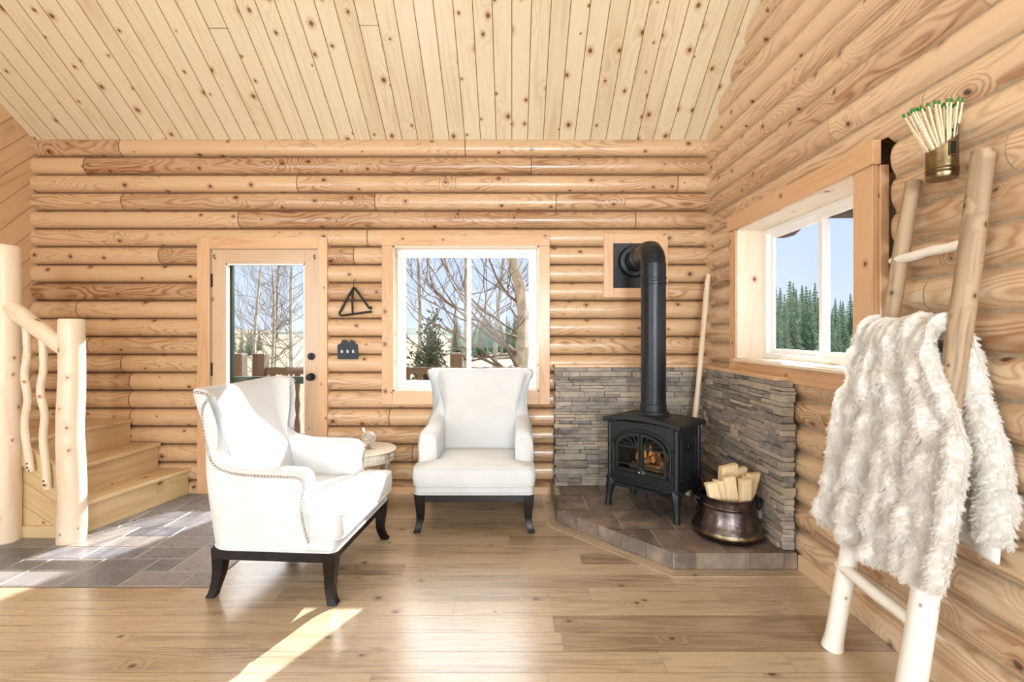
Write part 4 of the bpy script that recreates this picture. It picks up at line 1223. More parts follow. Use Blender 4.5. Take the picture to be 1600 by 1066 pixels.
# ------------------------------------------------------------------ round side table and glass ornament
def side_table():
    R = thing('side_table', (-1.09, 3.62, 0), .35, 'round distressed cream side table between the two armchairs', 'side table')
    C = M['cream']; zt = .462
    mb = MB(); mb.lathe([(0, zt - .02), (.20, zt - .02), (.218, zt - .018), (.226, zt - .010), (.222, zt - .003), (.212, zt), (0, zt + .001)], 48); mb.build('tabletop', C, R, smooth=True, sharp=.8)
    mb = MB(); mb.lathe([(.196, zt - .018), (.196, zt - .030), (.200, zt - .034), (.200, zt - .078), (.206, zt - .084), (.200, zt - .092), (.185, zt - .092), (.185, zt - .02)], 48)
    for i in range(40):
        a = 2 * PI * i / 40; mb.ball((.2005 * COS(a), .2005 * SIN(a), zt - .05), .0085, 8, 4, (1, 1, 1.3))
    mb.build('apron', C, R, smooth=True, sharp=.6)
    for k in range(4):
        a = PI / 4 + k * PI / 2; mb = MB(); u = Vector((COS(a), SIN(a), 0))
        P = spline([u * .195 + Vector((0, 0, zt - .03)), u * .205 + Vector((0, 0, zt - .10)), u * .192 + Vector((0, 0, .28)), u * .170 + Vector((0, 0, .15)), u * .163 + Vector((0, 0, .05)), u * .175 + Vector((0, 0, .008)), u * .178 + Vector((0, 0, .0))], 18)
        mb.tube(P, [lerp(.022, .0125, min(1, i / 12)) + (.004 if i > 15 else 0) for i in range(18)], 10); mb.build('leg', M['greyleg'], R, smooth=True, sharp=.8)
side_table()
def orb():
    R = thing('glass_ornament', (-1.06, 3.60, .464), 0, 'small round glass and white ornament on a silver foot, standing on the side table', 'ornament')
    mb = MB(); mb.lathe([(0, 0), (.030, 0), (.032, .004), (.014, .010), (.008, .018), (.012, .026), (.020, .032)], 24); mb.build('foot', M['silver'], R, smooth=True, sharp=.8)
    N = NT('clear_glass_ball')
    b = N.bsdf(Base_Color=(.97, .98, 1, 1), Roughness=.03); b.inputs['Transmission Weight'].default_value = .8; b.inputs['IOR'].default_value = 1.45
    mb = MB(); mb.ball((0, 0, .078), .052, 28, 18); mb.build('globe', N.m, R, smooth=True)
    mb = MB(); mb.tube([(.03 * COS(t), -.02, .078 + .03 * SIN(t)) for t in [PI * 2 * i / 24 for i in range(25)]], .004, 8, caps=False)
    mb.tube([(-.02, -.015, .10), (.0, -.02, .08), (.02, -.012, .062)], .004, 8); mb.build('inner_scroll', M['silver'], R, smooth=True)
    mb = MB(); mb.lathe([(.010, 0), (.008, .008), (.005, .012), (.010, .02), (.012, .028), (.004, .036), (0, .04)], 16)
    mb.v = [Vector((-.028, 0, .118)) + Matrix.Rotation(-.5, 3, 'Y') @ v for v in mb.v]; mb.build('stopper', M['vinyl'], R, smooth=True)
    mb = MB(); mb.tube([(.040 + .016 * COS(t), -.02 + .004 * SIN(t), .017 + .013 * SIN(t)) for t in [PI * 2 * i / 20 for i in range(21)]], .0045, 8, caps=False); mb.build('silver_ring', M['silver'], R, smooth=True)
orb()

# ------------------------------------------------------------------ things on the back wall
def bell():
    R = thing('dinner_bell', (-1.285, 3.955, 1.69), 0, 'black iron triangle dinner bell hanging on the log wall beside the door', 'dinner bell')
    mb = MB(); r = .0095
    P = [(.149, -.012, -.198), (-.10, -.004, -.231), (-.118, -.002, -.222), (-.116, 0, -.205), (-.010, .0, -.012), (.0, .0, -.002), (.012, 0, -.012), (.125, -.008, -.168), (.142, -.016, -.176), (.148, -.02, -.168), (.140, -.022, -.158)]
    mb.tube(P[:7], r, 10); mb.tube(P[6:], r * .95, 10); mb.build('triangle', M['black'], R, smooth=True, sharp=.8)
    mb = MB(); mb.tube([(-.004, -.016, -.022), (-.008, -.016, -.12), (-.006, -.014, -.222)], [.0075, .009, .008], 8)
    mb.tube([(.006 * COS(t), -.016, -.014 + .010 * SIN(t)) for t in [2 * PI * i / 14 for i in range(15)]], .003, 6, caps=False); mb.build('striker', M['black'], R, smooth=True)
    mb = MB(); mb.tube(spline([(0, .03, .062), (0, .004, .060), (-.002, -.006, .03), (0, -.010, -.006), (.002, .006, -.012)], 14), .0025, 6); mb.build('wire_hook', M['black'], R, smooth=True)
bell()
def switch():
    R = thing('switch_plate', (-1.34, 3.97, 1.105), 0, 'dark blue-grey metal triple switch plate under the dinner bell', 'light switch')
    pts = [(-.083, 0), (.083, 0), (.083, .118), (.060, .130), (.052, .152), (.022, .157), (.020, .147), (.006, .140), (-.006, .147), (-.010, .157), (-.045, .156), (-.055, .130), (-.083, .116)]
    mb = MB(); mb.prism([(x, -.006, z) for x, z in pts], (0, .007, 0)); mb.build('plate', M['plate'], R, bevel=.0015)
    for x in (-.046, .0, .046):
        mb = MB(); mb.box(x - .0075, x + .0075, -.009, -.004, .050, .074); mb.prism([(x - .005, -.020, .068), (x + .005, -.020, .068), (x + .006, -.006, .056), (x - .006, -.006, .056)], (0, .002, .008)); mb.build('toggle', M['toggle'], R, bevel=.001)
        for z in (.032, .092):
            mb = MB(); mb.ball((x, -.006, z), .003, 8, 4); mb.build('screw', M['iron2'], R, smooth=True)
    mb = MB(); mb.box(-.05, .05, .0, .012, .02, .11); mb.build('switch_box', M['black'], R)
switch()

# ------------------------------------------------------------------ ladder, throw, match holder
def rail_x(z): return 1.337 + .1174 * z
def ladder():
    R = thing('blanket_ladder', (1.40, 1.8, 0), 0, 'rustic branch blanket ladder leaning on the right log wall, white below', 'ladder')
    off = Vector((1.40, 1.8, 0))
    for (yb, yt, h, r, sd) in ((2.03, 1.885, 1.905, .036, 3), (1.655, 1.605, 1.915, .043, 7)):
        n = 40
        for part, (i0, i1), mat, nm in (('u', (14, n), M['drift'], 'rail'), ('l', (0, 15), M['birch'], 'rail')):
            mb = MB(); pts = []; rad = []
            for i in range(i0, i1):
                t = i / (n - 1); z = h * t
                pts.append(Vector((rail_x(z) + .008 * noise.noise((t * 3, sd, 0)), lerp(yb, yt, t) + .016 * noise.noise((t * 2.6, sd, 4)), z)) - off)
                rad.append(r * (1.0 - .26 * t) * (1 + .10 * noise.noise((t * 9, sd, 8))) * (1.16 if i == 0 else 1))
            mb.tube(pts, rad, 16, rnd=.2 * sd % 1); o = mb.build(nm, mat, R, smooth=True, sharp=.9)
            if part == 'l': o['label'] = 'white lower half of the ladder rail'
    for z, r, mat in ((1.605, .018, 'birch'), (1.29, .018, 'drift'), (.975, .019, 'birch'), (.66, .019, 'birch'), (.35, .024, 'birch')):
        t = z / 1.91; ya, yb = lerp(2.03, 1.885, t), lerp(1.655, 1.605, t)
        mb = MB(); n = 12; pts = []
        for i in range(n):
            u = i / (n - 1); pts.append(Vector((rail_x(z) - .012, lerp(ya + .03, yb - .02, u), z - .004 + (.012 if z > .4 else -.018) * u + .006 * noise.noise((u * 3, z * 9, 0)))) - off)
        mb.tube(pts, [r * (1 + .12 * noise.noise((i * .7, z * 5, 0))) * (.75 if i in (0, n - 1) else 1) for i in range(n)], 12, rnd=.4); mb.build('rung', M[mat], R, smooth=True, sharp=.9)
ladder()

def throw():
    nu, nv = 96, 190
    Lb, Lo, Lf = .66, .12, .80; TOT = Lb + Lo + Lf
    def base(a, s):
        # s along the cloth: back hem -> over the rung -> front hem ; a: 0 far edge, 1 near edge
        zr = 1.335
        if s < Lb:
            d = Lb - s; z = zr - .035 - d; x = 1.520 + .012 * sstep(0, .2, d); nx = 1
            yl, yr = lerp(1.965, 2.0, d / Lb), lerp(1.625, 1.50, sstep(-.15, .55, d))
        elif s < Lb + Lo:
            w = (s - Lb) / Lo; th = PI * w; z = zr - .035 + .042 * SIN(th); x = 1.474 + .046 * COS(th); nx = COS(th)
            yl, yr = lerp(1.965, 1.985, w), lerp(1.625, 1.645, w); d = 0
        else:
            d = s - Lb - Lo; z = zr - .035 - d; nx = -1
            x = min(1.428, rail_x(z) - .056) - .012 * SIN(d * 4)
            yl = lerp(1.985, 2.10, sstep(-.3, .8, d))
            yr = 1.645 - .18 * sstep(0, .36, d) + .03 * sstep(.5, .85, d)
        y = lerp(yl, yr, a)
        # gathered folds run down the cloth
        g = sstep(0, .5, d)
        fold = SIN(a * PI * 2 * 4.3 + .8 * noise.noise((a * 2, s * 1.5, 7))) * lerp(.008, .016, g)
        return Vector((x, y, z)), nx, fold, d
    P = []; Q = []
    for j in range(nv + 1):
        row = []; rin = []; s = TOT * j / nv
        for i in range(nu + 1):
            a = i / nu
            hem = .035 * noise.noise((a * 3.1, 1 if j > nv / 2 else 9, 2)) + (.03 * SIN(a * PI) if j > nv / 2 else 0)
            ss = s + hem * (2 * s / TOT - 1) * (1 if abs(s / TOT - .5) > .2 else 0) * abs(2 * s / TOT - 1)
            p, nx, fold, d = base(a, ss)
            ph = a * 8.0 + .7 * noise.noise((a * 3, s * 2.5, 0)) + .25 * noise.noise((a * 12, s * 14, 4))
            ridge = abs(SIN(PI * ph)) ** .7
            puck = sstep(-.55, .35, noise.noise((math.floor(ph) * 2.7 + .3 * (ph % 1), s * 11.0, 11))); puck2 = noise.noise((math.floor(ph) * 3.3, s * 22, 5))
            ed = sstep(0, .045, min(a, 1 - a)) * sstep(0, .02, min(s / TOT, 1 - s / TOT))
            h = .042 * ridge * (.3 + .75 * puck) + .007 * puck2 * ridge + .004 * noise.noise((p.y * 60, p.z * 60, 2))
            lat = .010 * noise.noise((a * 5, s * 8, 21))
            n = Vector((nx, 0, math.sqrt(max(0, 1 - nx * nx))))
            row.append(p + n * (h * ed + fold) + Vector((0, lat, 0))); rin.append(p + n * (fold - (.3 * h + .006) * ed - .001) + Vector((0, lat, 0)))
        P.append(row); Q.append(rin)
    off = Vector((1.46, 1.8, 1.33))
    mb = MB()
    A = mb.grid([[p - off for p in r] for r in P], flip=True); B = mb.grid([[p - off for p in r] for r in Q])
    for j in range(nv):
        mb.face([A[j][0], A[j + 1][0], B[j + 1][0], B[j][0]]); mb.face([A[j + 1][nu], A[j][nu], B[j][nu], B[j + 1][nu]])
    for i in range(nu):
        mb.face([A[0][i + 1], A[0][i], B[0][i], B[0][i + 1]]); mb.face([A[nv][i], A[nv][i + 1], B[nv][i + 1], B[nv][i]])
    o = mb.build('fur_throw', M['fur'], None, smooth=True, fix=False)
    o.location = off
    tag(o, 'cream ruched faux fur throw draped over the blanket ladder', 'throw blanket')
    ps = o.modifiers.new('fur', 'PARTICLE_SYSTEM').particle_system; st = ps.settings
    st.type = 'HAIR'; st.count = 22000; st.hair_length = .0054; st.hair_step = 3
    st.use_advanced_hair = False; st.emit_from = 'FACE'; st.use_modifier_stack = False
    st.normal_factor = .0035; st.tangent_factor = 0; st.brownian_factor = .0035; st.effector_weights.gravity = 0
    st.object_align_factor = (0, 0, -.0035)
    st.child_type = 'INTERPOLATED'; st.child_percent = 8; st.rendered_child_count = 10; st.child_length = .9
    st.clump_factor = .55; st.roughness_1 = .003; st.roughness_endpoint = .004
    st.root_radius = .6; st.tip_radius = .15; st.radius_scale = .0012; st.render_step = 2; st.display_step = 2
    mb = MB(); rows = []
    for j in range(10):
        rows.append([Vector((1.545 + .01 * SIN(i * .8), lerp(1.70, 1.535, i / 8) + .01 * j / 9, .70 - .105 * j / 9 - .02 * i / 8 * j / 9)) - off for i in range(9)])
    mb.grid(rows); h = mb.build('lining_hem', M['lining'], o, smooth=True)
    so = h.modifiers.new('thick', 'SOLIDIFY'); so.thickness = .006; h['label'] = 'white satin lining hem'
throw()

def match_can():
    cx, cy, cz = 1.522, 1.722, 1.858
    R = thing('match_holder', (cx, cy, cz), 0, 'aged brass can of long green-tipped matches hung high on the right log wall', 'match holder')
    r = .046; n = 40
    rim = lambda th: .128 + .032 * COS(th) + (.034 if COS(th) > .80 else 0)
    mb = MB(); rows = []
    def ringrow(rr, zf): return [(rr * COS(2 * PI * j / n), rr * SIN(2 * PI * j / n), zf(2 * PI * j / n)) for j in range(n)]
    rows.append(ringrow(.001, lambda t: 0)); rows.append(ringrow(r - .002, lambda t: 0)); rows.append(ringrow(r, lambda t: .003))
    for z in (.018, .021, .024, .030, .033, .036): rows.append(ringrow(r + (.0022 if z in (.021, .033) else 0), lambda t, z=z: z))
    rows.append(ringrow(r, rim)); rows.append(ringrow(r - .002, lambda t: rim(t) + .001)); rows.append(ringrow(r - .003, lambda t: rim(t) - .003)); rows.append(ringrow(r - .003, lambda t: .004)); rows.append(ringrow(.001, lambda t: .004))
    mb.grid(rows, True); mb.build('can', M['agedbrass'], R, smooth=True, sharp=.6)
    mb = MB(); th = -PI / 2 - .07
    f = Vector((COS(th), SIN(th), 0)); t = Vector((-SIN(th), COS(th), 0))
    xf = Matrix(((t.x, f.x, 0, f.x * (r + .0005)), (t.y, f.y, 0, f.y * (r + .0005)), (0, 0, 1, .095), (0, 0, 0, 1)))
    mb.xf = xf; mb.box(-.0095, .0095, -.004, .0015, -.022, .022); mb.build('striker_slot', M['firebox'], R)
    mb = MB(); mb.xf = xf
    for q in ((-.013, -.0095, -.026, .026), (.0095, .013, -.026, .026), (-.0095, .0095, .022, .026), (-.0095, .0095, -.026, -.022)): mb.box(q[0], q[1], -.004, .0022, q[2], q[3])
    mb.build('slot_frame', M['agedbrass'], R)
    mb = MB(); mb.tube([(.055, 0, .165), (.040, 0, .172), (.038, 0, .180)], .003, 6); mb.build('wall_nail', M['black'], R)
    rs = random.Random(9); k = 0; N = 30
    proto = None
    for i in range(N):
        u = i / (N - 1); row = (i % 3 - 1)
        bx, by = lerp(.010, .014, u), row * .014 + rs.uniform(-.004, .004)
        tx, ty = lerp(-.095, .058, u) + rs.uniform(-.003, .003), row * .026 + rs.uniform(-.008, .008) + .03 * (1 - u)
        tz = lerp(.216, .268, SIN(u * PI / 2)) + rs.uniform(-.005, .005); by += .002
        a, b = Vector((bx, by, .008 + .0)), Vector((tx, ty, tz)); L = (b - a).length
        if proto is None:
            mb = MB(); mb.box(-.0022, .0022, -.0022, .0022, 0, .26); s = mb.build('long_match', M['matchwood'], None)
            mb = MB(); mb.ball((0, 0, .262), .0046, 8, 6, (1, 1, 1.9)); mb.build('match_head', M['matchtip'], s, smooth=True)
            proto = s; o = s
        else: o = copy_tree(proto)
        o.location = Vector((cx, cy, cz)) + a
        o.rotation_euler = (b - a).to_track_quat('Z', 'Y').to_euler()
        lab = 'long wooden match with a green tip fanned among the others in the brass can'
        if i == 0: lab = 'leftmost green-tipped match, leaning furthest into the room from the brass can'
        if i == N - 1: lab = 'rightmost green-tipped match, nearest the wall in the brass can'
        tag(o, lab, 'match', 'long matches in the brass can')
match_can()
SUN_E, REAR_P, LEFT_P, SKY_E, EXPO, SKY_LIFT = 10.0, 68.0, 85.0, .68, 0.74, 7.0
# ------------------------------------------------------------------ outdoors
def terrain():
    mb = MB(); n = 70; rows = []
    for j in range(n + 1):
        y = 4.25 + 396 * (j / n) ** 2.2; row = []
        for i in range(n + 1):
            u = 2 * i / n - 1; x = 330 * (abs(u) ** 1.8) * (1 if u > 0 else -1)
            d = math.hypot(x, y)
            z = -.75 - .5 * sstep(5, 20, d) + .7 * sstep(30, 160, d) + 7 * sstep(170, 400, d) * (.5 + .5 * noise.noise((x * .012, y * .01, 3))) + .12 * noise.noise((x * .3, y * .3, 1))
            row.append((x, y, z))
        rows.append(row)
    mb.grid(rows); o = struct(mb.build('ground', M['grass'], smooth=True))
    mb = MB(); rows = []
    for k, (yy, hh) in enumerate(((250, 3), (262, 8.0), (290, 9.5), (330, 7))):
        rows.append([(x, yy + 12 * noise.noise((x * .01, k, 0)), -2 + hh * (1 if k else 0) * (.6 + .5 * noise.noise((x * .009, 5, 1))) + 1.0 * noise.noise((x * .08, k, 2)) * (1 if k else 0)) for x in range(-330, 340, 5)])
    mb.grid(rows); struct(mb.build('hills', M['hill'], smooth=True))
terrain()
mb = MB(); rs = random.Random(3)
y = 4.24
while y < 6.15: mb.box(-6.0, 4.0, y, y + .135, -.16, -.12, axis=0, rnd=rs.random()); y += .14
struct(mb.build('deck', M['deckwood']))

def deck_rail():
    R = thing('deck_railing', (-1, 5.95, -.12), 0, 'rustic brown timber deck railing seen through the door and back window', 'railing')
    off = Vector((-1, 5.95, -.12)); rs = random.Random(5)
    px = [-5.2, -3.34, -3.07, -.68, 1.6, 3.9]
    for x in px:
        mb = MB(); mb.box(x - .07, x + .07, 5.88, 6.02, -.12, 1.07); mb.v = [v - off for v in mb.v]; mb.build('post', M['deckwood'], R, bevel=.01)
    for a, b in ((-5.2, -3.34), (-3.07, -.68), (-.68, 1.6), (1.6, 3.9)):
        a += .07; b -= .07
        for z, h in ((.86, .10), (.05, .09)):
            mb = MB(); n = int((b - a) / .04)
            lo = [(lerp(a, b, i / n), 5.925, z - h / 2 + .014 * abs(SIN(i * .8))) for i in range(n + 1)]
            hi = [(lerp(a, b, i / n), 5.925, z + h / 2 - .010 * abs(SIN(i * .8 + .6))) for i in range(n + 1)]
            mb.grid([[Vector(p) + Vector((0, o, 0)) for p in r] for r, o in ((lo, 0), (hi, 0), (hi, .05), (lo, .05), (lo, 0))], uvs=[[(p[0], k * .1) for p in lo] + [(b, 0)] for k in range(5)])
            mb.v = [v - off for v in mb.v]; mb.build('rail', M['deckwood'], R)
        m = int((b - a) / .15)
        for i in range(m):
            x = lerp(a, b, (i + .5) / m); mb = MB(); w = .030
            prof = [(w, .05), (w, .2), (w * .6, .32), (w * .95, .45), (w * .6, .58), (w, .7), (w, .84)]
            pts = [(x + q, 5.94, z) for q, z in prof] + [(x - q, 5.94, z) for q, z in prof[::-1]]
            mb.prism(pts, (0, .028, 0)); mb.v = [v - off for v in mb.v]; mb.build('baluster', M['deckwood'], R)
deck_rail()

def aspen(name, base, h, r0, curve, seed, label, dens=1.0, first=.25, depth=3, spread=1.0, last=.60):
    rs = random.Random(seed)
    R = thing(name, base, 0, label, 'tree', 'bare aspens beyond the deck')
    pts = spline([Vector((cx, cy, t * h)) for t, cx, cy in curve], 26)
    mt = MB(); mb = MB()
    mt.tube(pts, [r0 * (1 - .88 * i / 25) * (1 + .06 * noise.noise((i * .8, seed, 0))) for i in range(26)], 10)
    def branch(p, d, L, r, lev):
        n = 6; q = [p.copy()]; dd = d.copy()
        for i in range(n):
            dd = (dd + Vector((rs.uniform(-.28, .28), rs.uniform(-.28, .28), rs.uniform(-.12, .26)))).normalized()
            q.append(q[-1] + dd * L / n)
        mb.tube(q, [r * (1 - .8 * i / n) for i in range(n + 1)], 5 if lev < 2 else 3, caps=False)
        if lev < depth:
            for _ in range(rs.randint(2, 4)):
                i = rs.randint(1, n); e = (q[i] - q[i - 1]).normalized()
                nd = (e + Vector((rs.uniform(-1, 1), rs.uniform(-1, 1), rs.uniform(-.2, .8))) * .9).normalized()
                branch(q[i], nd, L * rs.uniform(.4, .7), r * .5, lev + 1)
    nb = int(20 * dens)
    for k in range(nb):
        t = lerp(first, last, (k + rs.random()) / (nb * .88)) if k < nb * .88 else rs.uniform(last, last + .3 * (1 - last)); i = min(24, int(t * 25)); p = pts[i]
        a = rs.uniform(0, 2 * PI)
        d = Vector((COS(a), SIN(a) * .8, rs.uniform(.15, .8))).normalized()
        branch(p, d, h * .26 * spread * (1.15 - t * .7), r0 * .24 * (1.1 - t), 1)
    mt.build('trunk', M['bark'], R, smooth=True); mb.build('branches', M['twig'], R, smooth=True)
    return R
st = [(0, 0, 0), (.5, .05, 0), (1, .0, .1)]
aspen('aspen_tree', (-4.3, 8.2, -1.0), 5.2, .038, [(0, 0, 0), (.4, -.1, .1), (1, .25, 0)], 2, 'pale slender bare aspen, left half of the glazed door', 1.2)
aspen('aspen_tree', (-4.75, 9.4, -1.1), 6.0, .04, [(0, 0, 0), (.5, .15, 0), (1, -.1, 0)], 5, 'thin bare aspen at the left edge of the door glass', 1.2)
aspen('aspen_tree', (-4.85, 10.8, -1.1), 6.5, .06, [(0, 0, 0), (.5, -.06, 0), (1, .1, 0)], 9, 'darker straight bare aspen at the right edge of the door glass', 1.3)
aspen('aspen_tree', (-5.9, 12.0, -1.2), 6.5, .06, [(0, 0, 0), (.5, .1, 0), (1, .3, 0)], 12, 'distant thin bare aspen in the middle of the door glass', 1.2)
aspen('aspen_tree', (-2.05, 10.5, -1.1), 6.6, .065, [(0, 0, 0), (.5, .06, 0), (1, -.2, 0)], 15, 'slim bare aspen at the left edge of the back window, behind the evergreen shrub', .8)
aspen('aspen_tree', (-.80, 8.6, -1.0), 7.5, .08, [(0, 0, 0), (.3, .0, 0), (.6, .04, 0), (1, .3, 0)], 18, 'dark bare aspen trunk beside the mullion, left pane of the back window', .75, .15, 3, 1.3, .42)
aspen('aspen_tree', (-.42, 11.5, -1.1), 6.5, .08, [(0, 0, 0), (.4, .06, 0), (1, .5, 0)], 22, 'thin bare aspen in the middle of the right pane of the back window', .8)
aspen('aspen_tree', (.10, 7.6, -.9), 6.5, .15, [(0, 0, 0), (.22, .02, 0), (.36, .09, 0), (.46, .02, 0), (.54, -.10, .1), (.75, .1, .3), (1, .5, .3)], 27, 'thick curving aspen trunk at the right of the back window', .75, .24, 3, 1.25, .42)


def shrub():
    R = thing('evergreen_shrub', (-1.17, 7.1, -.95), 0, 'dark leafy evergreen shrub behind the railing, left pane of the back window', 'shrub')
    rs = random.Random(31); ms = MB(); ml = MB()
    for k in range(42):
        a = rs.uniform(0, 2 * PI); t = rs.random() ** .7
        ln = lerp(1.2, 2.75, 1 - t * .8)
        e = Vector((COS(a) * .42 * t, SIN(a) * .35 * t, ln * rs.uniform(.75, 1)))
        p = spline([(0, 0, 0), (e.x * .4, e.y * .4, e.z * .4), (e.x * 1.0, e.y * 1.0, e.z)], 12)
        ms.tube(p, [.012 * (1 - .8 * i / 11) for i in range(12)], 5, caps=False)
        for i in range(3, 12):
            for _ in range(20):
                c = p[i] + Vector((rs.gauss(0, .05), rs.gauss(0, .05), rs.gauss(0, .06)))
                d = Vector((rs.uniform(-1, 1), rs.uniform(-1, 1), rs.uniform(.1, 1.2))).normalized(); w = d.cross(Vector((rs.uniform(-1, 1), rs.uniform(-1, 1), .3))).normalized() * .017
                L = rs.uniform(.05, .085)
                ml.poly([c, c + d * L * .5 + w, c + d * L, c + d * L * .5 - w], None, rs.random())
    ms.build('stems', M['twig'], R, smooth=True); tag(ml.build('foliage', M['shrubleaf'], R), kind='stuff')
shrub()

def conifer_proto(seed, h=5.0):
    rs = random.Random(seed); R = thing('conifer_tree', (0, 0, 0), 0, 'x', 'tree', 'x')
    mt = MB(); mt.tube([(0, 0, 0), (0, 0, h * .6), (0, 0, h)], [.09, .05, .01], 6, caps=False); mt.build('trunk', M['twig'], R)
    ml = MB(); lev = 26
    for i in range(lev):
        t = i / (lev - 1); z = lerp(.25, h * .985, t); rad = lerp(1.15, .06, t ** .85) * rs.uniform(.8, 1.1)
        nb = int(lerp(11, 5, t))
        for k in range(nb):
            a = 2 * PI * (k + rs.random() * .8) / nb; L = rad * rs.uniform(.65, 1.15)
            u = Vector((COS(a), SIN(a), 0)); w = Vector((-SIN(a), COS(a), 0))
            for m in range(4):
                f = (m + .4) / 4; c = u * L * f + Vector((0, 0, z - L * f * .28 + rs.uniform(-.03, .03)))
                for sg in (-1, 1):
                    tip = c + u * L * .30 + w * sg * L * .26 * (1.1 - f * .6) + Vector((0, 0, -.07 - rs.random() * .08))
                    ml.poly([c + Vector((0, 0, .05)), c + u * L * .18 + Vector((0, 0, .02)), tip, c + w * sg * L * .08 + Vector((0, 0, -.06))], None, rs.random())
        
    tag(ml.build('needles', M['needle'], R, fix=False), kind='stuff')
    return R
protos = [conifer_proto(s) for s in (1, 2, 3)]
used = [False] * 3
def place_conifer(x, y, z, h, label, group, rs):
    k = rs.randrange(3)
    o = protos[k] if not used[k] else copy_tree(protos[k]); used[k] = True
    o.location = (x, y, z); s = h / 5.0; w = s * rs.uniform(.8, 1.05); o.scale = (w, w, s); o.rotation_euler = (0, 0, rs.uniform(0, 6.28))
    tag(o, label, None, group)
rs = random.Random(44)
for i in range(78):
    y = lerp(26, 58, (i / 77)) + rs.uniform(-1, 1); sl = rs.uniform(.50, .76)
    gz = -1.15 + .3 * sstep(30, 60, y)
    top = 1.31 + rs.uniform(38, 84) * y / 760 if i > 30 else 1.31 + rs.uniform(5, 52) * y / 760
    place_conifer(sl * y, y, gz, top - gz, 'conifer in the dense evergreen stand seen through the right-hand window', 'conifers through the right-hand window', rs)
for i in range(46):
    y = rs.uniform(48, 78); sl = rs.uniform(-.12, .06) if i < 40 else rs.uniform(-.6, -.4)
    top = 1.31 + rs.uniform(5, 34) * y / 760 * (1 if i < 40 else .3); gz = -1.0
    place_conifer(sl * y, y, gz, top - gz, 'conifer in the far stand seen through the back window' if i < 40 else 'low distant conifer seen through the glazed door', 'conifers through the back window' if i < 40 else 'distant conifers through the door', rs)

# protruding log ends under the eaves outside the right-hand window
for (y, z, x1, r, lab) in ((4.05, 2.20, 2.37, .09, 'rounded log end jutting out at the house corner, left pane of the right window'), (2.72, 2.06, 2.55, .10, 'log bracket under the eaves, right pane of the right window')):
    mb = MB(); mb.tube([(0, 0, 0), (x1 - 1.80 - .10, 0, 0), (x1 - 1.80 - .05, 0, .01), (x1 - 1.80, 0, .03)], [r, r, r * .95, r * .7], 18)
    o = mb.build('log_end', M['deckwood'], None, smooth=True, sharp=.8); o.location = (1.80, y, z); tag(o, lab, 'log end', None, None)

# ------------------------------------------------------------------ light
sun = bpy.data.objects.new('sun', bpy.data.lights.new('sun', 'SUN')); COL.objects.link(sun)
sd = Vector((.425 * COS(math.radians(30)), .905 * COS(math.radians(30)), SIN(math.radians(30))))
sun.rotation_euler = sd.to_track_quat('Z', 'Y').to_euler(); sun.data.energy = SUN_E; sun.data.angle = math.radians(.55); sun.data.color = (1, .97, .92)
def window_light(name, loc, rot, sx, sy, power, col=(.885, .965, 1)):
    l = bpy.data.lights.new(name, 'AREA'); l.shape = 'RECTANGLE'; l.size = sx; l.size_y = sy; l.energy = power; l.color = col
    o = bpy.data.objects.new(name, l); COL.objects.link(o); o.location = loc; o.rotation_euler = rot
for i, (q, k) in enumerate(zip(RW, (.3, .9, 2.0))):
    window_light('daylight_rear_window', ((q[0] + q[1]) / 2, YR - .02, 1.7), (PI / 2, 0, 0), q[1] - q[0] - .1, 1.5, REAR_P * k)
window_light('daylight_left_window', (XL + .02, -1.8, 1.65), (PI / 2, 0, -PI / 2), 2.7, 2.0, LEFT_P)

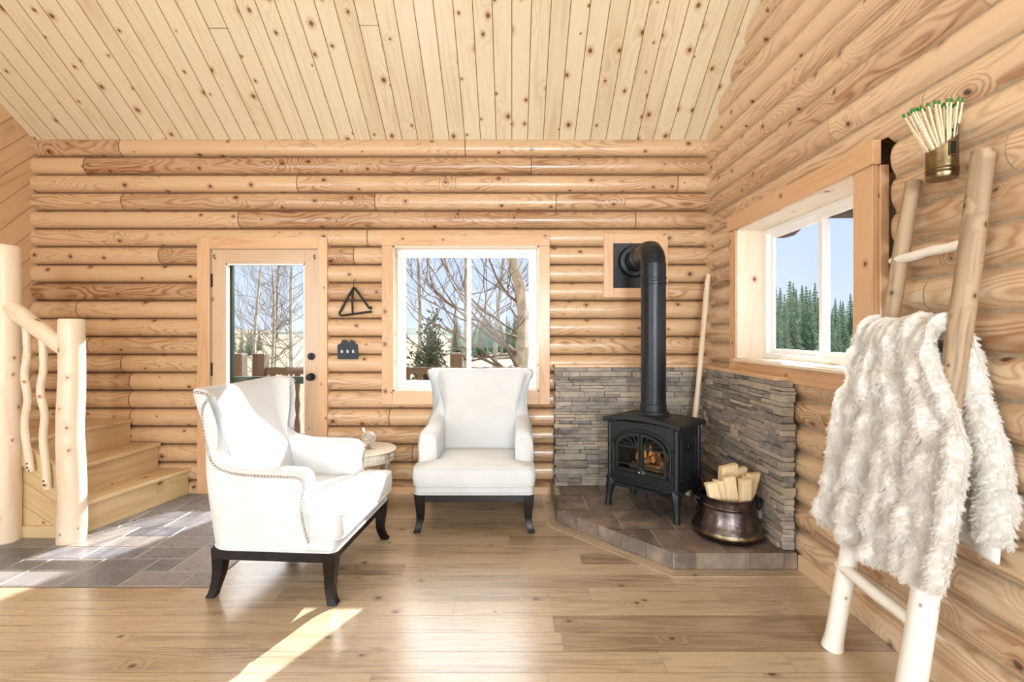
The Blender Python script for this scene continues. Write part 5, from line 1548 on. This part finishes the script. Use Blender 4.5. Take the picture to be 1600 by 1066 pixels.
W = bpy.data.worlds.new('sky'); S.world = W; W.use_nodes = True
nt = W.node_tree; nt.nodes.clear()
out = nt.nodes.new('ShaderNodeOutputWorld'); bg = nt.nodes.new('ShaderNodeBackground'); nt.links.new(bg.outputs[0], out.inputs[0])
tc = nt.nodes.new('ShaderNodeTexCoord'); sp = nt.nodes.new('ShaderNodeSeparateXYZ'); nt.links.new(tc.outputs['Generated'], sp.inputs[0])
ra = nt.nodes.new('ShaderNodeValToRGB'); r = ra.color_ramp; nt.links.new(sp.outputs[2], ra.inputs[0])
for e, (p, c) in zip((r.elements[0], r.elements[1], r.elements.new(.3), r.elements.new(.6)), ((0, (.70, .80, .94, 1)), (.10, (.56, .71, .94, 1)), (.3, (.50, .66, .92, 1)), (.6, (.42, .58, .88, 1)))):
    e.position = p; e.color = c
def mr(v, a, b, c, d):
    n = nt.nodes.new('ShaderNodeMapRange'); n.interpolation_type = 'SMOOTHSTEP'; nt.links.new(v, n.inputs[0])
    for i, q in enumerate((a, b, c, d)): n.inputs[i + 1].default_value = q
    return n.outputs[0]
# added bright band high on the sun's side, lifting floor glare and fill
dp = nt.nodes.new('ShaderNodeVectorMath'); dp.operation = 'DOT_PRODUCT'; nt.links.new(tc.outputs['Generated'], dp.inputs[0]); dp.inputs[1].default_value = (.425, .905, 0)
mu = nt.nodes.new('ShaderNodeMath'); mu.operation = 'MULTIPLY'; nt.links.new(mr(sp.outputs[2], .22, .46, 0, SKY_LIFT), mu.inputs[0]); nt.links.new(mr(dp.outputs['Value'], .1, .75, 0, 1), mu.inputs[1])
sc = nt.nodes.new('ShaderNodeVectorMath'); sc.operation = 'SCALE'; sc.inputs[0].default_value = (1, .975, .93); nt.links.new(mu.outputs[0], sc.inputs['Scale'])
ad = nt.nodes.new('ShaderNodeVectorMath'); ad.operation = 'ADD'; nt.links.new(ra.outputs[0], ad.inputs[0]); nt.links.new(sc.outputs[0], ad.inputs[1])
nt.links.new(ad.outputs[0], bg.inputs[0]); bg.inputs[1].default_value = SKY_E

# ------------------------------------------------------------------ camera
cd = bpy.data.cameras.new('camera'); cam = bpy.data.objects.new('camera', cd); COL.objects.link(cam)
cam.location = (0, 0, 1.31); cam.rotation_euler = (PI / 2, 0, 0)
cd.sensor_width = 36; cd.lens = 36 * 760 / 1600; cd.shift_y = -11 / 1600; cd.clip_start = .02; cd.clip_end = 1000
S.camera = cam
S.view_settings.view_transform = 'Standard'; S.view_settings.look = 'None'; S.view_settings.gamma = 1; S.view_settings.use_curve_mapping = False
S.view_settings.exposure = EXPO
S.cycles.sample_clamp_indirect = 6
